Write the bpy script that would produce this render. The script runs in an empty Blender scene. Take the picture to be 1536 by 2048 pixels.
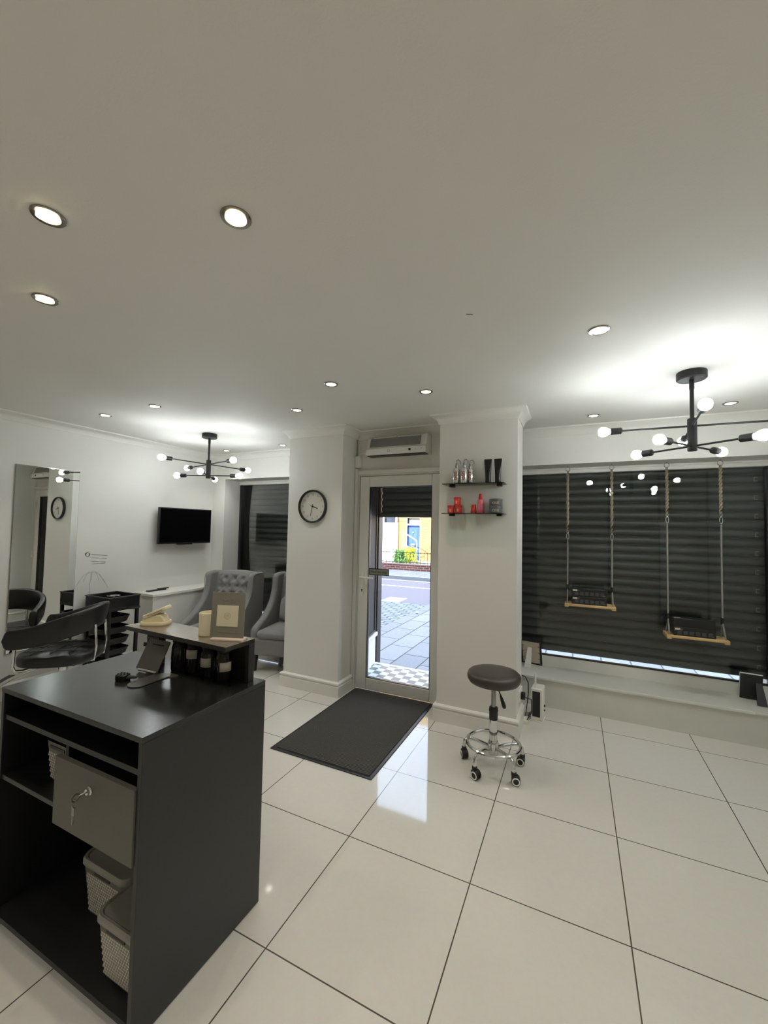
import bpy, math, random
from mathutils import Matrix, Vector
random.seed(7)
PI = math.pi
SC = bpy.context.scene
COL = SC.collection

# ------------------------------------------------------------------ camera
cam_d = bpy.data.cameras.new('camera')
cam = bpy.data.objects.new('camera', cam_d)
COL.objects.link(cam)
SC.camera = cam
cam_d.sensor_fit = 'AUTO'
cam_d.sensor_width = 36.0
cam_d.lens = 811.86 * 36.0 / 2048.0
cam_d.clip_start = 0.02
cam_d.clip_end = 300
RX = Vector((0.9045214770503758, 0.42595635445162283, 0.020051973890119423))
DN = Vector((0.0003203531463319767, 0.04634432846279773, -0.998925472992452))
FW = Vector((-0.42642794810901896, 0.9035559680073038, 0.04178298397572889))
cam.matrix_world = Matrix(((RX.x, -DN.x, -FW.x, 1.0116875), (RX.y, -DN.y, -FW.y, -1.815976),
                           (RX.z, -DN.z, -FW.z, 1.521895), (0, 0, 0, 1)))

# ------------------------------------------------------------------ light and exposure
SC.view_settings.view_transform = 'Standard'
SC.view_settings.look = 'None'
SC.view_settings.exposure = 0.35
SC.view_settings.gamma = 1.0
SC.view_settings.use_curve_mapping = False
BULB_E = 64.0        # radiance of the pendant bulbs
SPOT_W = 10.5         # power of each recessed downlight
REAR_FILL_W = 34.0         # unseen fill spots added behind the camera for brightness
SKY_E = 6.4
SUN_E = 13.0

W = bpy.data.worlds.new('sky'); SC.world = W
W.use_nodes = True
nt = W.node_tree
for n in list(nt.nodes): nt.nodes.remove(n)
wo = nt.nodes.new('ShaderNodeOutputWorld'); bg = nt.nodes.new('ShaderNodeBackground')
tc = nt.nodes.new('ShaderNodeTexCoord'); sx = nt.nodes.new('ShaderNodeSeparateXYZ')
rp = nt.nodes.new('ShaderNodeValToRGB')
rp.color_ramp.elements[0].position = 0.0; rp.color_ramp.elements[0].color = (0.85, 0.90, 1.0, 1)
rp.color_ramp.elements[1].position = 0.7; rp.color_ramp.elements[1].color = (0.50, 0.68, 1.0, 1)
nt.links.new(tc.outputs['Generated'], sx.inputs[0]); nt.links.new(sx.outputs['Z'], rp.inputs[0])
nt.links.new(rp.outputs[0], bg.inputs['Color']); bg.inputs['Strength'].default_value = SKY_E
nt.links.new(bg.outputs[0], wo.inputs[0])

sun_d = bpy.data.lights.new('sun', 'SUN'); sun_d.energy = SUN_E; sun_d.angle = 0.01; sun_d.color = (1, 0.93, 0.80)
sun = bpy.data.objects.new('sun', sun_d); COL.objects.link(sun)
sun.rotation_euler = Vector((0.30, 1.0, -0.74)).to_track_quat('-Z', 'Y').to_euler()
sun.location = (-3, -10, 12)

cy = SC.cycles
cy.max_bounces = 10; cy.diffuse_bounces = 6; cy.glossy_bounces = 5; cy.transmission_bounces = 8; cy.transparent_max_bounces = 16
cy.sample_clamp_indirect = 6.0
cy.caustics_reflective = False; cy.caustics_refractive = False
cy.use_denoising = True

# ------------------------------------------------------------------ materials
def lin(c):
    return tuple(((v / 255) / 12.92 if v / 255 <= 0.04045 else ((v / 255 + 0.055) / 1.055) ** 2.4) for v in c)
MATS = {}
def mat(name, rgb, rough=0.5, metal=0.0, var=0.06, scale=8.0, bump=0.0, bscale=200.0, spec=0.5, coat=0.0, sheen=0.0, stretch=(1, 1, 1)):
    if name in MATS: return MATS[name]
    m = bpy.data.materials.new(name); m.use_nodes = True
    t = m.node_tree; b = t.nodes['Principled BSDF']
    c = lin(rgb)
    co = t.nodes.new('ShaderNodeTexCoord'); mp = t.nodes.new('ShaderNodeMapping'); mp.inputs['Scale'].default_value = stretch
    t.links.new(co.outputs['Object'], mp.inputs[0])
    nz = t.nodes.new('ShaderNodeTexNoise'); nz.inputs['Scale'].default_value = scale; nz.inputs['Detail'].default_value = 4
    t.links.new(mp.outputs[0], nz.inputs['Vector'])
    mx = t.nodes.new('ShaderNodeMix'); mx.data_type = 'RGBA'
    mx.inputs['A'].default_value = (*[max(0, v * (1 - var)) for v in c], 1)
    mx.inputs['B'].default_value = (*[min(1, v * (1 + var)) for v in c], 1)
    t.links.new(nz.outputs['Fac'], mx.inputs['Factor']); t.links.new(mx.outputs['Result'], b.inputs['Base Color'])
    b.inputs['Roughness'].default_value = rough; b.inputs['Metallic'].default_value = metal
    b.inputs['Specular IOR Level'].default_value = spec; b.inputs['Coat Weight'].default_value = coat
    b.inputs['Sheen Weight'].default_value = sheen
    if bump:
        n2 = t.nodes.new('ShaderNodeTexNoise'); n2.inputs['Scale'].default_value = bscale; n2.inputs['Detail'].default_value = 3
        t.links.new(mp.outputs[0], n2.inputs['Vector'])
        bp = t.nodes.new('ShaderNodeBump'); bp.inputs['Strength'].default_value = bump; bp.inputs['Distance'].default_value = 0.004
        t.links.new(n2.outputs['Fac'], bp.inputs['Height']); t.links.new(bp.outputs[0], b.inputs['Normal'])
    MATS[name] = m
    return m
def emit(name, col, strength):
    m = bpy.data.materials.new(name); m.use_nodes = True
    t = m.node_tree
    for n in list(t.nodes): t.nodes.remove(n)
    o = t.nodes.new('ShaderNodeOutputMaterial'); e = t.nodes.new('ShaderNodeEmission')
    e.inputs[0].default_value = (*col, 1); e.inputs[1].default_value = strength
    t.links.new(e.outputs[0], o.inputs[0]); return m
def glass(name, tint=(0.96, 0.98, 0.97), gloss=0.0, ior=1.45):
    m = bpy.data.materials.new(name); m.use_nodes = True
    t = m.node_tree
    for n in list(t.nodes): t.nodes.remove(n)
    o = t.nodes.new('ShaderNodeOutputMaterial'); mix = t.nodes.new('ShaderNodeMixShader')
    tr = t.nodes.new('ShaderNodeBsdfTransparent'); tr.inputs[0].default_value = (*tint, 1)
    gl = t.nodes.new('ShaderNodeBsdfGlossy'); gl.inputs['Roughness'].default_value = gloss
    fr = t.nodes.new('ShaderNodeFresnel'); fr.inputs['IOR'].default_value = ior
    t.links.new(fr.outputs[0], mix.inputs[0]); t.links.new(tr.outputs[0], mix.inputs[1]); t.links.new(gl.outputs[0], mix.inputs[2])
    t.links.new(mix.outputs[0], o.inputs[0]); return m
def brickmat(name, c1, c2, cm, bw, bh, mortar, rough, offset=0.5, axes='xy', rvar=0.0, coat=0.0, spec=0.5, bumpd=0.0):
    m = bpy.data.materials.new(name); m.use_nodes = True
    t = m.node_tree; b = t.nodes['Principled BSDF']
    co = t.nodes.new('ShaderNodeTexCoord'); sp = t.nodes.new('ShaderNodeSeparateXYZ'); cb = t.nodes.new('ShaderNodeCombineXYZ')
    t.links.new(co.outputs['Object'], sp.inputs[0])
    for i, a in enumerate(axes): t.links.new(sp.outputs[a.upper()], cb.inputs[i])
    br = t.nodes.new('ShaderNodeTexBrick')
    br.offset = offset; br.squash = 1.0
    br.inputs['Color1'].default_value = (*lin(c1), 1); br.inputs['Color2'].default_value = (*lin(c2), 1); br.inputs['Mortar'].default_value = (*lin(cm), 1)
    br.inputs['Scale'].default_value = 1.0; br.inputs['Mortar Size'].default_value = mortar; br.inputs['Mortar Smooth'].default_value = 0.1
    br.inputs['Bias'].default_value = 0.0; br.inputs['Brick Width'].default_value = bw; br.inputs['Row Height'].default_value = bh
    t.links.new(cb.outputs[0], br.inputs['Vector'])
    nz = t.nodes.new('ShaderNodeTexNoise'); nz.inputs['Scale'].default_value = 40; nz.inputs['Detail'].default_value = 5
    t.links.new(co.outputs['Object'], nz.inputs['Vector'])
    hs = t.nodes.new('ShaderNodeMix'); hs.data_type = 'RGBA'; hs.blend_type = 'MULTIPLY'; hs.inputs['Factor'].default_value = rvar
    t.links.new(br.outputs['Color'], hs.inputs['A']); t.links.new(nz.outputs['Color'], hs.inputs['B'])
    t.links.new(hs.outputs['Result'], b.inputs['Base Color'])
    b.inputs['Roughness'].default_value = rough; b.inputs['Coat Weight'].default_value = coat; b.inputs['Specular IOR Level'].default_value = spec
    if bumpd:
        bp = t.nodes.new('ShaderNodeBump'); bp.inputs['Strength'].default_value = 0.6; bp.inputs['Distance'].default_value = bumpd; bp.invert = True
        t.links.new(br.outputs['Fac'], bp.inputs['Height']); t.links.new(bp.outputs[0], b.inputs['Normal'])
    return m

WALL = mat('wall_paint', (223, 221, 215), 0.55, var=0.025, scale=3, bump=0.03, bscale=120)
CEIL = mat('ceiling_paint', (221, 219, 213), 0.7, var=0.02, scale=2, bump=0.08, bscale=160)
TRIM = mat('trim_gloss', (224, 222, 215), 0.35, var=0.03, scale=6)
SEATP = mat('seat_paint', (210, 209, 200), 0.38, var=0.05, scale=9)
UPVC = mat('white_upvc', (222, 221, 215), 0.28, var=0.02)
TILE = brickmat('porcelain_tile', (212, 209, 200), (215, 212, 204), (84, 79, 70), 0.6, 0.6, 0.0026, 0.055, offset=0.0, rvar=0.10, spec=0.5)
BLACKF = mat('black_frame', (22, 23, 23), 0.4, var=0.1)
BLACKM = mat('dark_pane_black', (24, 25, 26), 0.6, var=0.2, scale=5)
SLAT = mat('shutter_slat', (78, 81, 78), 0.45, metal=0.25, var=0.22, scale=14, stretch=(0.4, 1, 3))
PANE = glass('window_glass')
DGLASS = glass('door_glass', (0.98, 0.99, 0.985))
JGLASS = glass('jar_glass', (0.80, 0.82, 0.80))
SHGLASS = glass('shelf_glass', (0.62, 0.78, 0.70))
MIRROR = mat('mirror_silver', (235, 238, 235), 0.0, metal=1.0, var=0.0)
MIREDGE = mat('mirror_edge', (170, 180, 172), 0.15, metal=0.6)
CHROME = mat('chrome', (215, 215, 215), 0.09, metal=1.0, var=0.02)
STEEL = mat('brushed_steel', (150, 150, 150), 0.3, metal=1.0, var=0.06, scale=30)
NICKEL = mat('nickel', (160, 156, 148), 0.22, metal=1.0, var=0.04)
DESK = mat('black_laminate', (27, 27, 26), 0.34, var=0.16, scale=60)
DESKTOP = mat('black_laminate_top', (33, 34, 33), 0.22, var=0.12, scale=60, bump=0.02, bscale=400)
DESKIN = mat('black_laminate_inner', (24, 24, 23), 0.5, var=0.1)
DRAWG = mat('grey_drawer_front', (92, 88, 80), 0.5, var=0.05)
BASK = mat('grey_woven_plastic', (176, 172, 160), 0.55, var=0.06, scale=40)
BASKL = mat('grey_lid_plastic', (128, 124, 114), 0.5, var=0.05)
VINYL = mat('black_vinyl', (23, 22, 21), 0.33, var=0.12, scale=20, bump=0.08, bscale=220)
VELVET = mat('grey_velvet', (118, 116, 114), 0.8, var=0.10, scale=25, sheen=0.35, bump=0.06, bscale=500)
VELVETC = mat('grey_velvet_cushion', (124, 122, 121), 0.8, var=0.12, scale=30, sheen=0.35)
DARKWOOD = mat('dark_wood', (30, 25, 21), 0.4, var=0.2, scale=12)
BLKPL = mat('black_plastic', (18, 18, 18), 0.4, var=0.08)
BLKMET = mat('black_metal', (14, 14, 14), 0.5, var=0.08)
SCREEN = mat('tv_screen', (5, 5, 6), 0.16, var=0.0)
WHPL = mat('white_plastic', (226, 224, 216), 0.35, var=0.02)
CREAMPL = mat('cream_plastic', (222, 210, 178), 0.4, var=0.02)
CANDLE = mat('candle_glass', (222, 214, 186), 0.45, var=0.03)
GREYCARD = mat('grey_card', (122, 119, 108), 0.55, var=0.03)
CREAMCARD = mat('cream_card', (212, 206, 180), 0.6, var=0.03)
PINKWH = mat('pale_pink_block', (226, 206, 196), 0.4, var=0.02)
LABELW = mat('white_label', (196, 190, 176), 0.6, var=0.03)
MATC = mat('ribbed_carpet', (84, 82, 80), 0.95, var=0.35, scale=160, bump=0.8, bscale=350)
RUBBER = mat('black_rubber', (27, 28, 29), 0.45, var=0.1)
STOOLV = mat('brown_vinyl', (58, 51, 45), 0.42, var=0.08, scale=20, bump=0.03)
ROPE = mat('grey_rope', (128, 126, 118), 0.85, var=0.25, scale=120, stretch=(1, 1, 0.4))
ROPED = mat('twisted_rope', (132, 124, 104), 0.85, var=0.4, scale=90, stretch=(1, 1, 0.5))
PINE = mat('pine_board', (196, 162, 112), 0.5, var=0.14, scale=18, stretch=(0.3, 3, 3))
SILVER = mat('silver_can', (205, 203, 200), 0.2, metal=1.0, var=0.03)
REDP = mat('red_translucent', (205, 62, 48), 0.3, var=0.06)
REDD = mat('red_cap', (176, 40, 36), 0.35, var=0.05)
PINKL = mat('pink_liquid', (206, 92, 106), 0.3, var=0.06)
GREYTUB = mat('grey_tub', (92, 92, 90), 0.4, var=0.04)
BLKTUBE = mat('black_tube', (16, 16, 16), 0.28, var=0.05)
REDINK = mat('red_print', (150, 44, 38), 0.5, var=0.02)
GREYINK = mat('grey_print', (120, 118, 110), 0.6, var=0.02)
BLKINK = mat('black_print', (20, 20, 18), 0.6, var=0.02)
SIGNB = mat('sign_grey', (132, 132, 116), 0.5, var=0.05)
GRILLE = mat('grille_grey', (132, 132, 130), 0.4, metal=0.4, var=0.15, scale=200)
CREAMBK = mat('cream_backboard', (196, 184, 166), 0.7, var=0.05)
FACE = mat('clock_face', (206, 203, 192), 0.4, var=0.01)
FAINT = mat('faint_pencil', (198, 197, 192), 0.7, var=0.03)
CHEQ = None
PAVE = brickmat('paving_slab', (140, 139, 140), (156, 155, 153), (66, 66, 68), 0.62, 0.327, 0.009, 0.75, offset=0.5, axes='yx', rvar=0.55, bumpd=0.01)
SETTS = brickmat('stone_setts', (132, 138, 138), (152, 156, 152), (78, 84, 82), 0.22, 0.13, 0.016, 0.75, offset=0.5, rvar=0.5, bumpd=0.015)
ROAD = mat('tarmac', (112, 104, 108), 0.85, var=0.12, scale=30, bump=0.3, bscale=150)
ROADW = mat('road_paint', (236, 236, 232), 0.7, var=0.05)
KERB = mat('kerb_stone', (140, 142, 142), 0.8, var=0.1)
YBRICK = brickmat('yellow_stock_brick', (206, 160, 82), (176, 128, 62), (190, 170, 130), 0.225, 0.075, 0.008, 0.85, axes='xz', rvar=0.5)
RBRICK = brickmat('red_garden_brick', (138, 72, 58), (112, 58, 48), (186, 160, 148), 0.225, 0.075, 0.010, 0.85, axes='xz', rvar=0.4)
RENDER_W = mat('white_render', (226, 222, 212), 0.7, var=0.10, scale=3)
BLUED = mat('blue_door_paint', (62, 92, 176), 0.4, var=0.05)
DARKGL = mat('dark_window', (48, 54, 66), 0.15, var=0.2, scale=3)
LEAFG = mat('green_leaf', (66, 112, 40), 0.6, var=0.4, scale=20)
LEAFY = mat('yellow_green_leaf', (176, 186, 50), 0.6, var=0.3, scale=20)
IRON = mat('iron_rail', (40, 38, 40), 0.5)
OUTW = mat('exterior_wall', (150, 140, 128), 0.8, var=0.1, scale=4)
ORANGE = mat('orange_plastic', (222, 120, 50), 0.5, var=0.1)

def chequer():
    m = bpy.data.materials.new('chequer_tile'); m.use_nodes = True
    t = m.node_tree; b = t.nodes['Principled BSDF']
    co = t.nodes.new('ShaderNodeTexCoord'); mp = t.nodes.new('ShaderNodeMapping')
    mp.inputs['Rotation'].default_value = (0, 0, 0); mp.inputs['Scale'].default_value = (1 / 0.085, 1 / 0.085, 1); mp.inputs['Location'].default_value = (0.03, 0.41, 0.5)
    ck = t.nodes.new('ShaderNodeTexChecker'); ck.inputs['Scale'].default_value = 1.0
    ck.inputs['Color1'].default_value = (*lin((206, 212, 206)), 1); ck.inputs['Color2'].default_value = (*lin((96, 108, 112)), 1)
    t.links.new(co.outputs['Object'], mp.inputs[0]); t.links.new(mp.outputs[0], ck.inputs[0]); t.links.new(ck.outputs[0], b.inputs['Base Color'])
    b.inputs['Roughness'].default_value = 0.35
    return m
CHEQ = chequer()

# ------------------------------------------------------------------ mesh builder
class M:
    def __init__(s): s.v = []; s.f = []
    def add(s, vs, fs, T=None):
        o = len(s.v)
        s.v += [tuple(T @ Vector(p)) if T else tuple(p) for p in vs]
        s.f += [tuple(i + o for i in f) for f in fs]
        return s
    def box(s, x0, x1, y0, y1, z0, z1, T=None):
        return s.add([(x0, y0, z0), (x1, y0, z0), (x1, y1, z0), (x0, y1, z0), (x0, y0, z1), (x1, y0, z1), (x1, y1, z1), (x0, y1, z1)],
                     [(3, 2, 1, 0), (4, 5, 6, 7), (0, 1, 5, 4), (1, 2, 6, 5), (2, 3, 7, 6), (3, 0, 4, 7)], T)
    def lathe(s, prof, n=32, T=None, ring=False):
        vs = []; fs = []
        k = len(prof)
        for i in range(n):
            a = 2 * PI * i / n
            for r, z in prof: vs.append((r * math.cos(a), r * math.sin(a), z))
        for i in range(n):
            j = (i + 1) % n
            for q in range(k - 1): fs.append((i * k + q, j * k + q, j * k + q + 1, i * k + q + 1))
        if ring:
            for i in range(n):
                j = (i + 1) % n; fs.append((i * k + k - 1, j * k + k - 1, j * k, i * k))
        if not ring and prof[0][0] > 1e-6: fs.append(tuple(i * k for i in reversed(range(n))))
        if not ring and prof[-1][0] > 1e-6: fs.append(tuple(i * k + k - 1 for i in range(n)))
        return s.add(vs, fs, T)
    def cyl(s, p0, p1, r0, r1=None, n=20):
        p0 = Vector(p0); p1 = Vector(p1); d = p1 - p0
        T = Matrix.Translation(p0) @ d.to_track_quat('Z', 'Y').to_matrix().to_4x4()
        return s.lathe([(r0, 0), (r0 if r1 is None else r1, d.length)], n, T)
    def ball(s, c, r, n=14, m=8, sz=1.0):
        prof = [(r * math.sin(PI * i / m), -r * sz * math.cos(PI * i / m)) for i in range(m + 1)]
        prof[0] = (0, prof[0][1]); prof[-1] = (0, prof[-1][1])
        return s.lathe(prof, n, Matrix.Translation(Vector(c)))
    def tube(s, pts, r, n=10, closed=False, cap=True, flat=None):
        pts = [Vector(p) for p in pts]; L = len(pts); rings = []
        up = None
        for i, p in enumerate(pts):
            if closed: t = (pts[(i + 1) % L] - pts[i - 1])
            else: t = (pts[min(i + 1, L - 1)] - pts[max(i - 1, 0)])
            t.normalize()
            if up is None:
                up = Vector((0, 0, 1)) if abs(t.z) < 0.9 else Vector((1, 0, 0))
            x = up.cross(t)
            if x.length < 1e-5: x = Vector((1, 0, 0)).cross(t)
            x.normalize(); y = t.cross(x); up = y
            rr = r[i] if isinstance(r, (list, tuple)) else r
            fl = flat or 1.0
            rings.append([p + x * (rr * math.cos(2 * PI * k / n)) + y * (rr * fl * math.sin(2 * PI * k / n)) for k in range(n)])
        vs = [q for g in rings for q in g]; fs = []
        for i in range(L if closed else L - 1):
            j = (i + 1) % L
            for k in range(n):
                fs.append((i * n + k, i * n + (k + 1) % n, j * n + (k + 1) % n, j * n + k))
        if cap and not closed:
            fs.append(tuple(reversed(range(n)))); fs.append(tuple((L - 1) * n + k for k in range(n)))
        return s.add(vs, fs)
    def prism(s, poly, axis, a, b, T=None):
        n = len(poly)
        def P(p, h):
            if axis == 'x': return (h, p[0], p[1])
            if axis == 'y': return (p[0], h, p[1])
            return (p[0], p[1], h)
        vs = [P(p, a) for p in poly] + [P(p, b) for p in poly]
        fs = [tuple(range(n)), tuple(range(2 * n - 1, n - 1, -1))] + [(i, (i + 1) % n, (i + 1) % n + n, i + n) for i in range(n)]
        return s.add(vs, fs, T)
    def grid(s, rows, close_u=False):
        nr = len(rows); nc = len(rows[0])
        vs = [p for r in rows for p in r]; fs = []
        for i in range(nr - 1):
            for j in range(nc if close_u else nc - 1):
                k = (j + 1) % nc
                fs.append((i * nc + j, i * nc + k, (i + 1) * nc + k, (i + 1) * nc + j))
        return s.add(vs, fs)
    def obj(s, name, m, parent=None, bevel=0.0, seg=2, angle=35, subsurf=0, label=None):
        me = bpy.data.meshes.new(name)
        me.from_pydata(s.v, [], s.f); me.update()
        import bmesh
        bm = bmesh.new(); bm.from_mesh(me); bmesh.ops.recalc_face_normals(bm, faces=bm.faces); bm.to_mesh(me); bm.free()
        me.materials.append(m)
        me.shade_smooth(); me.set_sharp_from_angle(angle=math.radians(angle))
        o = bpy.data.objects.new(name, me); COL.objects.link(o)
        if parent: o.parent = parent
        if bevel:
            b = o.modifiers.new('bevel', 'BEVEL'); b.width = bevel; b.segments = seg; b.limit_method = 'ANGLE'; b.angle_limit = math.radians(30)
            b.harden_normals = False
        if subsurf:
            d = o.modifiers.new('subsurf', 'SUBSURF'); d.levels = subsurf; d.render_levels = subsurf
        if label: o['label'] = label
        return o
def B(*a, T=None): return M().box(*a, T=T)
def tag(o, label, cat, group=None, kind=None):
    o['label'] = label; o['category'] = cat
    if group: o['group'] = group
    if kind: o['kind'] = kind
    return o
def thing(name, label, cat, loc=(0, 0, 0), rz=0.0, group=None):
    o = bpy.data.objects.new(name, None); COL.objects.link(o)
    o.empty_display_size = 0.05
    o.location = loc; o.rotation_euler = (0, 0, rz)
    return tag(o, label, cat, group)
def struct(name, mm, m, label=None, parent=None, bevel=0.0):
    o = mm.obj(name, m, parent, bevel=bevel)
    if not parent: o['kind'] = 'structure'
    if label: o['label'] = label
    return o
def copy_tree(o, parent=None, loc=None, rz=None, label=None):
    c = o.copy(); COL.objects.link(c)
    if parent: c.parent = parent
    if loc is not None: c.location = loc
    if rz is not None: c.rotation_euler = (0, 0, rz)
    if label: c['label'] = label
    for ch in list(o.children): copy_tree(ch, c)
    return c
def text(name, body, size, m, T, parent, depth=0.0006, align='CENTER'):
    cu = bpy.data.curves.new(name, 'FONT'); cu.body = body; cu.size = size; cu.align_x = align; cu.align_y = 'CENTER'; cu.extrude = depth
    cu.resolution_u = 3
    to = bpy.data.objects.new(name + '_c', cu); COL.objects.link(to)
    dg = bpy.context.evaluated_depsgraph_get()
    me = bpy.data.meshes.new_from_object(to.evaluated_get(dg))
    bpy.data.objects.remove(to); bpy.data.curves.remove(cu)
    me.transform(T); me.materials.clear(); me.materials.append(m)
    o = bpy.data.objects.new(name, me); COL.objects.link(o); o.parent = parent
    return o
# lettering that faces -y (reads left to right along +x)
FACE_Y = Matrix.Rotation(PI / 2, 4, 'X')
def at_y(x, y, z, pre=None): return Matrix.Translation((x, y, z)) @ FACE_Y @ (pre or Matrix.Identity(4))
def arc(c, r, a0, a1, n, z=0.0): return [(c[0] + r * math.cos(a0 + (a1 - a0) * i / n), c[1] + r * math.sin(a0 + (a1 - a0) * i / n), z) for i in range(n + 1)]
def rrect(x0, x1, y0, y1, r, n=5):
    p = []
    for cx, cy_, a in ((x1 - r, y1 - r, 0), (x0 + r, y1 - r, PI / 2), (x0 + r, y0 + r, PI), (x1 - r, y0 + r, 1.5 * PI)):
        for i in range(n + 1):
            t = a + PI / 2 * i / n; p.append((cx + r * math.cos(t), cy_ + r * math.sin(t)))
    return p

# ================================================================== THE SETTING
CZ = 2.465
XL, XR, YB = -3.40, 2.62, -4.6
struct('floor', M().box(XL - .2, XR + .2, YB - .2, 1.70, -0.12, 0.0).box(XL - .2, -1.10, 1.70, 2.45, -0.12, 0.0).box(.03, XR + .2, 1.70, 2.45, -0.12, 0.0), TILE)
struct('ceiling', M().box(XL - .2, XR + .2, YB - .2, 2.5, CZ, CZ + .2), CEIL)
struct('wall_left', M().box(XL - .2, XL, YB, 2.5, 0, CZ), WALL)
struct('wall_right', M().box(XR, XR + .2, YB, 2.5, 0, CZ), WALL)
struct('wall_back', M().box(XL - .2, XR + .2, YB - .2, YB, 0, CZ), WALL)
# header over the windows, end piers
m = M().box(XL, -0.93, 2.135, 2.5, 2.135, CZ).box(0.0, XR, 2.135, 2.5, 2.135, CZ).box(XL, -3.19, 2.135, 2.5, 0, 2.135).box(2.44, XR, 2.135, 2.5, 0, 2.135)
struct('wall_front', m, WALL)
# wall above the door and the returns beside it
m = M().box(-0.93, 0.0, 1.665, 1.74, 2.085, CZ).box(-1.10, -0.93, 1.70, 2.5, 2.10, CZ).box(0.0, 0.03, 1.70, 2.5, 2.10, CZ).box(-0.93, 0.0, 1.74, 2.5, 2.12, 2.2)
struct('wall_over_door', m, WALL)
struct('wall_pillar_left', M().box(-1.54, -0.93, 1.385, 1.64, 0, CZ), WALL)
struct('wall_pillar_right', M().box(0.0, 0.615, 1.385, 1.70, 0, CZ), WALL)

def sweep(path, prof, closed=False):
    """profile (outward distance, z) swept along a plan path with mitred corners; outward is to the right of travel"""
    P = [Vector(p) for p in path]; L = len(P); rows = []
    for i in range(L):
        def nrm(a, b):
            d = (b - a).normalized(); return Vector((d.y, -d.x))
        if closed or 0 < i < L - 1:
            n1 = nrm(P[i - 1], P[i]); n2 = nrm(P[i], P[(i + 1) % L])
        elif i == 0: n1 = n2 = nrm(P[0], P[1])
        else: n1 = n2 = nrm(P[-2], P[-1])
        k = n1 + n2; k = k / max(1e-6, 1 + n1.dot(n2))
        rows.append([(P[i].x + k.x * d, P[i].y + k.y * d, z) for d, z in prof])
    if closed: rows.append(rows[0])
    mm = M().grid(rows, close_u=True)
    if not closed:
        n = len(prof); a = len(mm.v) - n
        mm.f += [tuple(range(n)), tuple(range(len(mm.v) - 1, a - 1, -1))]
    return mm
CORN = [(0, CZ), (0, CZ - .075), (.008, CZ - .075), (.012, CZ - .062), (.022, CZ - .040), (.04, CZ - .022), (.066, CZ - .010), (.07, CZ)]
BASEB = [(0, 0), (.024, 0), (.024, .092), (.016, .098), (.016, .106), (.026, .112), (.024, .124), (.010, .134), (0, .134)]
def corn(n, path): struct('trim_%d' % n, sweep(path, CORN), TRIM)
corn(1, [(-1.54, 1.64), (-1.54, 1.385), (-0.93, 1.385), (-0.93, 1.665), (0.0, 1.665), (0.0, 1.385), (0.615, 1.385), (0.615, 1.70)][::1])
corn(2, [(XR, 2.135), (0.03, 2.135)][::-1])
corn(3, [(XL, YB), (XL, 2.135), (-0.96, 2.135)])
corn(4, [(XR, 2.135), (XR, YB), (XL, YB)])
struct('baseboard_pillar_left', sweep([(-1.54, 1.64), (-1.54, 1.385), (-0.93, 1.385), (-0.93, 1.64)], BASEB), TRIM)
struct('baseboard_pillar_right', sweep([(0.0, 1.64), (0.0, 1.385), (0.615, 1.385), (0.615, 1.70)], BASEB), TRIM)
struct('baseboard_left', sweep([(XL, YB), (XL, 1.12)], BASEB), TRIM)
struct('baseboard_right', sweep([(XR, 2.06), (XR, YB)], BASEB), TRIM)
struct('baseboard_back', sweep([(XR, YB), (XL, YB)], BASEB), TRIM)
# boxed ledge along the left wall
m = M().box(XL, -3.115, 1.13, 2.06, 0, .735)
struct('trim_5', m, WALL, 'low boxed ledge along the left wall')
struct('trim_6', M().box(XL, -3.095, 1.11, 2.06, .735, .768), TRIM, 'white board on top of the low ledge', bevel=.006)
struct('trim_7', M().box(-3.115, -3.103, 1.118, 1.15, 0, .735), TRIM, 'white corner strip of the low ledge')
# window seats
for k, (x0, x1) in enumerate(((0.03, 2.62), (XL, -1.10))):
    y0 = 2.415 if k else 2.065
    struct('trim_%d' % (8 + 3 * k), M().box(x0, x1, y0, 2.5, -0.1, .232), SEATP, 'boxed window seat front')
    if not k: struct('trim_%d' % (9 + 3 * k), M().box(x0, x1 if k else 2.19, 2.038, 2.42, .232, .256), SEATP, 'painted board on top of the window seat', bevel=.005)
    xa, xb = max(x0, -3.19), min(x1, 2.44)
    struct('trim_%d' % (10 + 3 * k), M().prism([(2.395, .256), (2.425, .256), (2.46, .256), (2.46, .345), (2.425, .345), (2.42, .335)], 'x', xa, xb), SEATP, 'sloping sill below the shop window')
struct('trim_14', M().box(2.19, 2.62, 2.045, 2.42, .2321, .250), SEATP, 'end piece of the window seat board', bevel=.004)

# shop windows
def shop_window(n, x0, x1):
    w = bpy.data.objects.new('window_%d' % n, None); COL.objects.link(w); w.location = (x0, 2.42, .345); w['kind'] = 'structure'
    L = x1 - x0; H = 2.135 - .345
    M().box(0, .035, -.02, .035, 0, H - .05).box(L - .05, L, -.02, .035, 0, H - .05).box(0, L, 0, .035, 0, .012).obj('window_frame', BLACKF, w, bevel=.003)
    M().box(0, L, -.03, .04, H - .05, H).box(0, L, -.045, -.03, H - .018, H).obj('head_trim', TRIM, w, bevel=.004)
    M().box(.035, L - .05, .008, .016, .012, H - .05).obj('pane', PANE, w)
shop_window(1, -3.19, -1.10)
shop_window(2, .03, 2.44)
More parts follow.
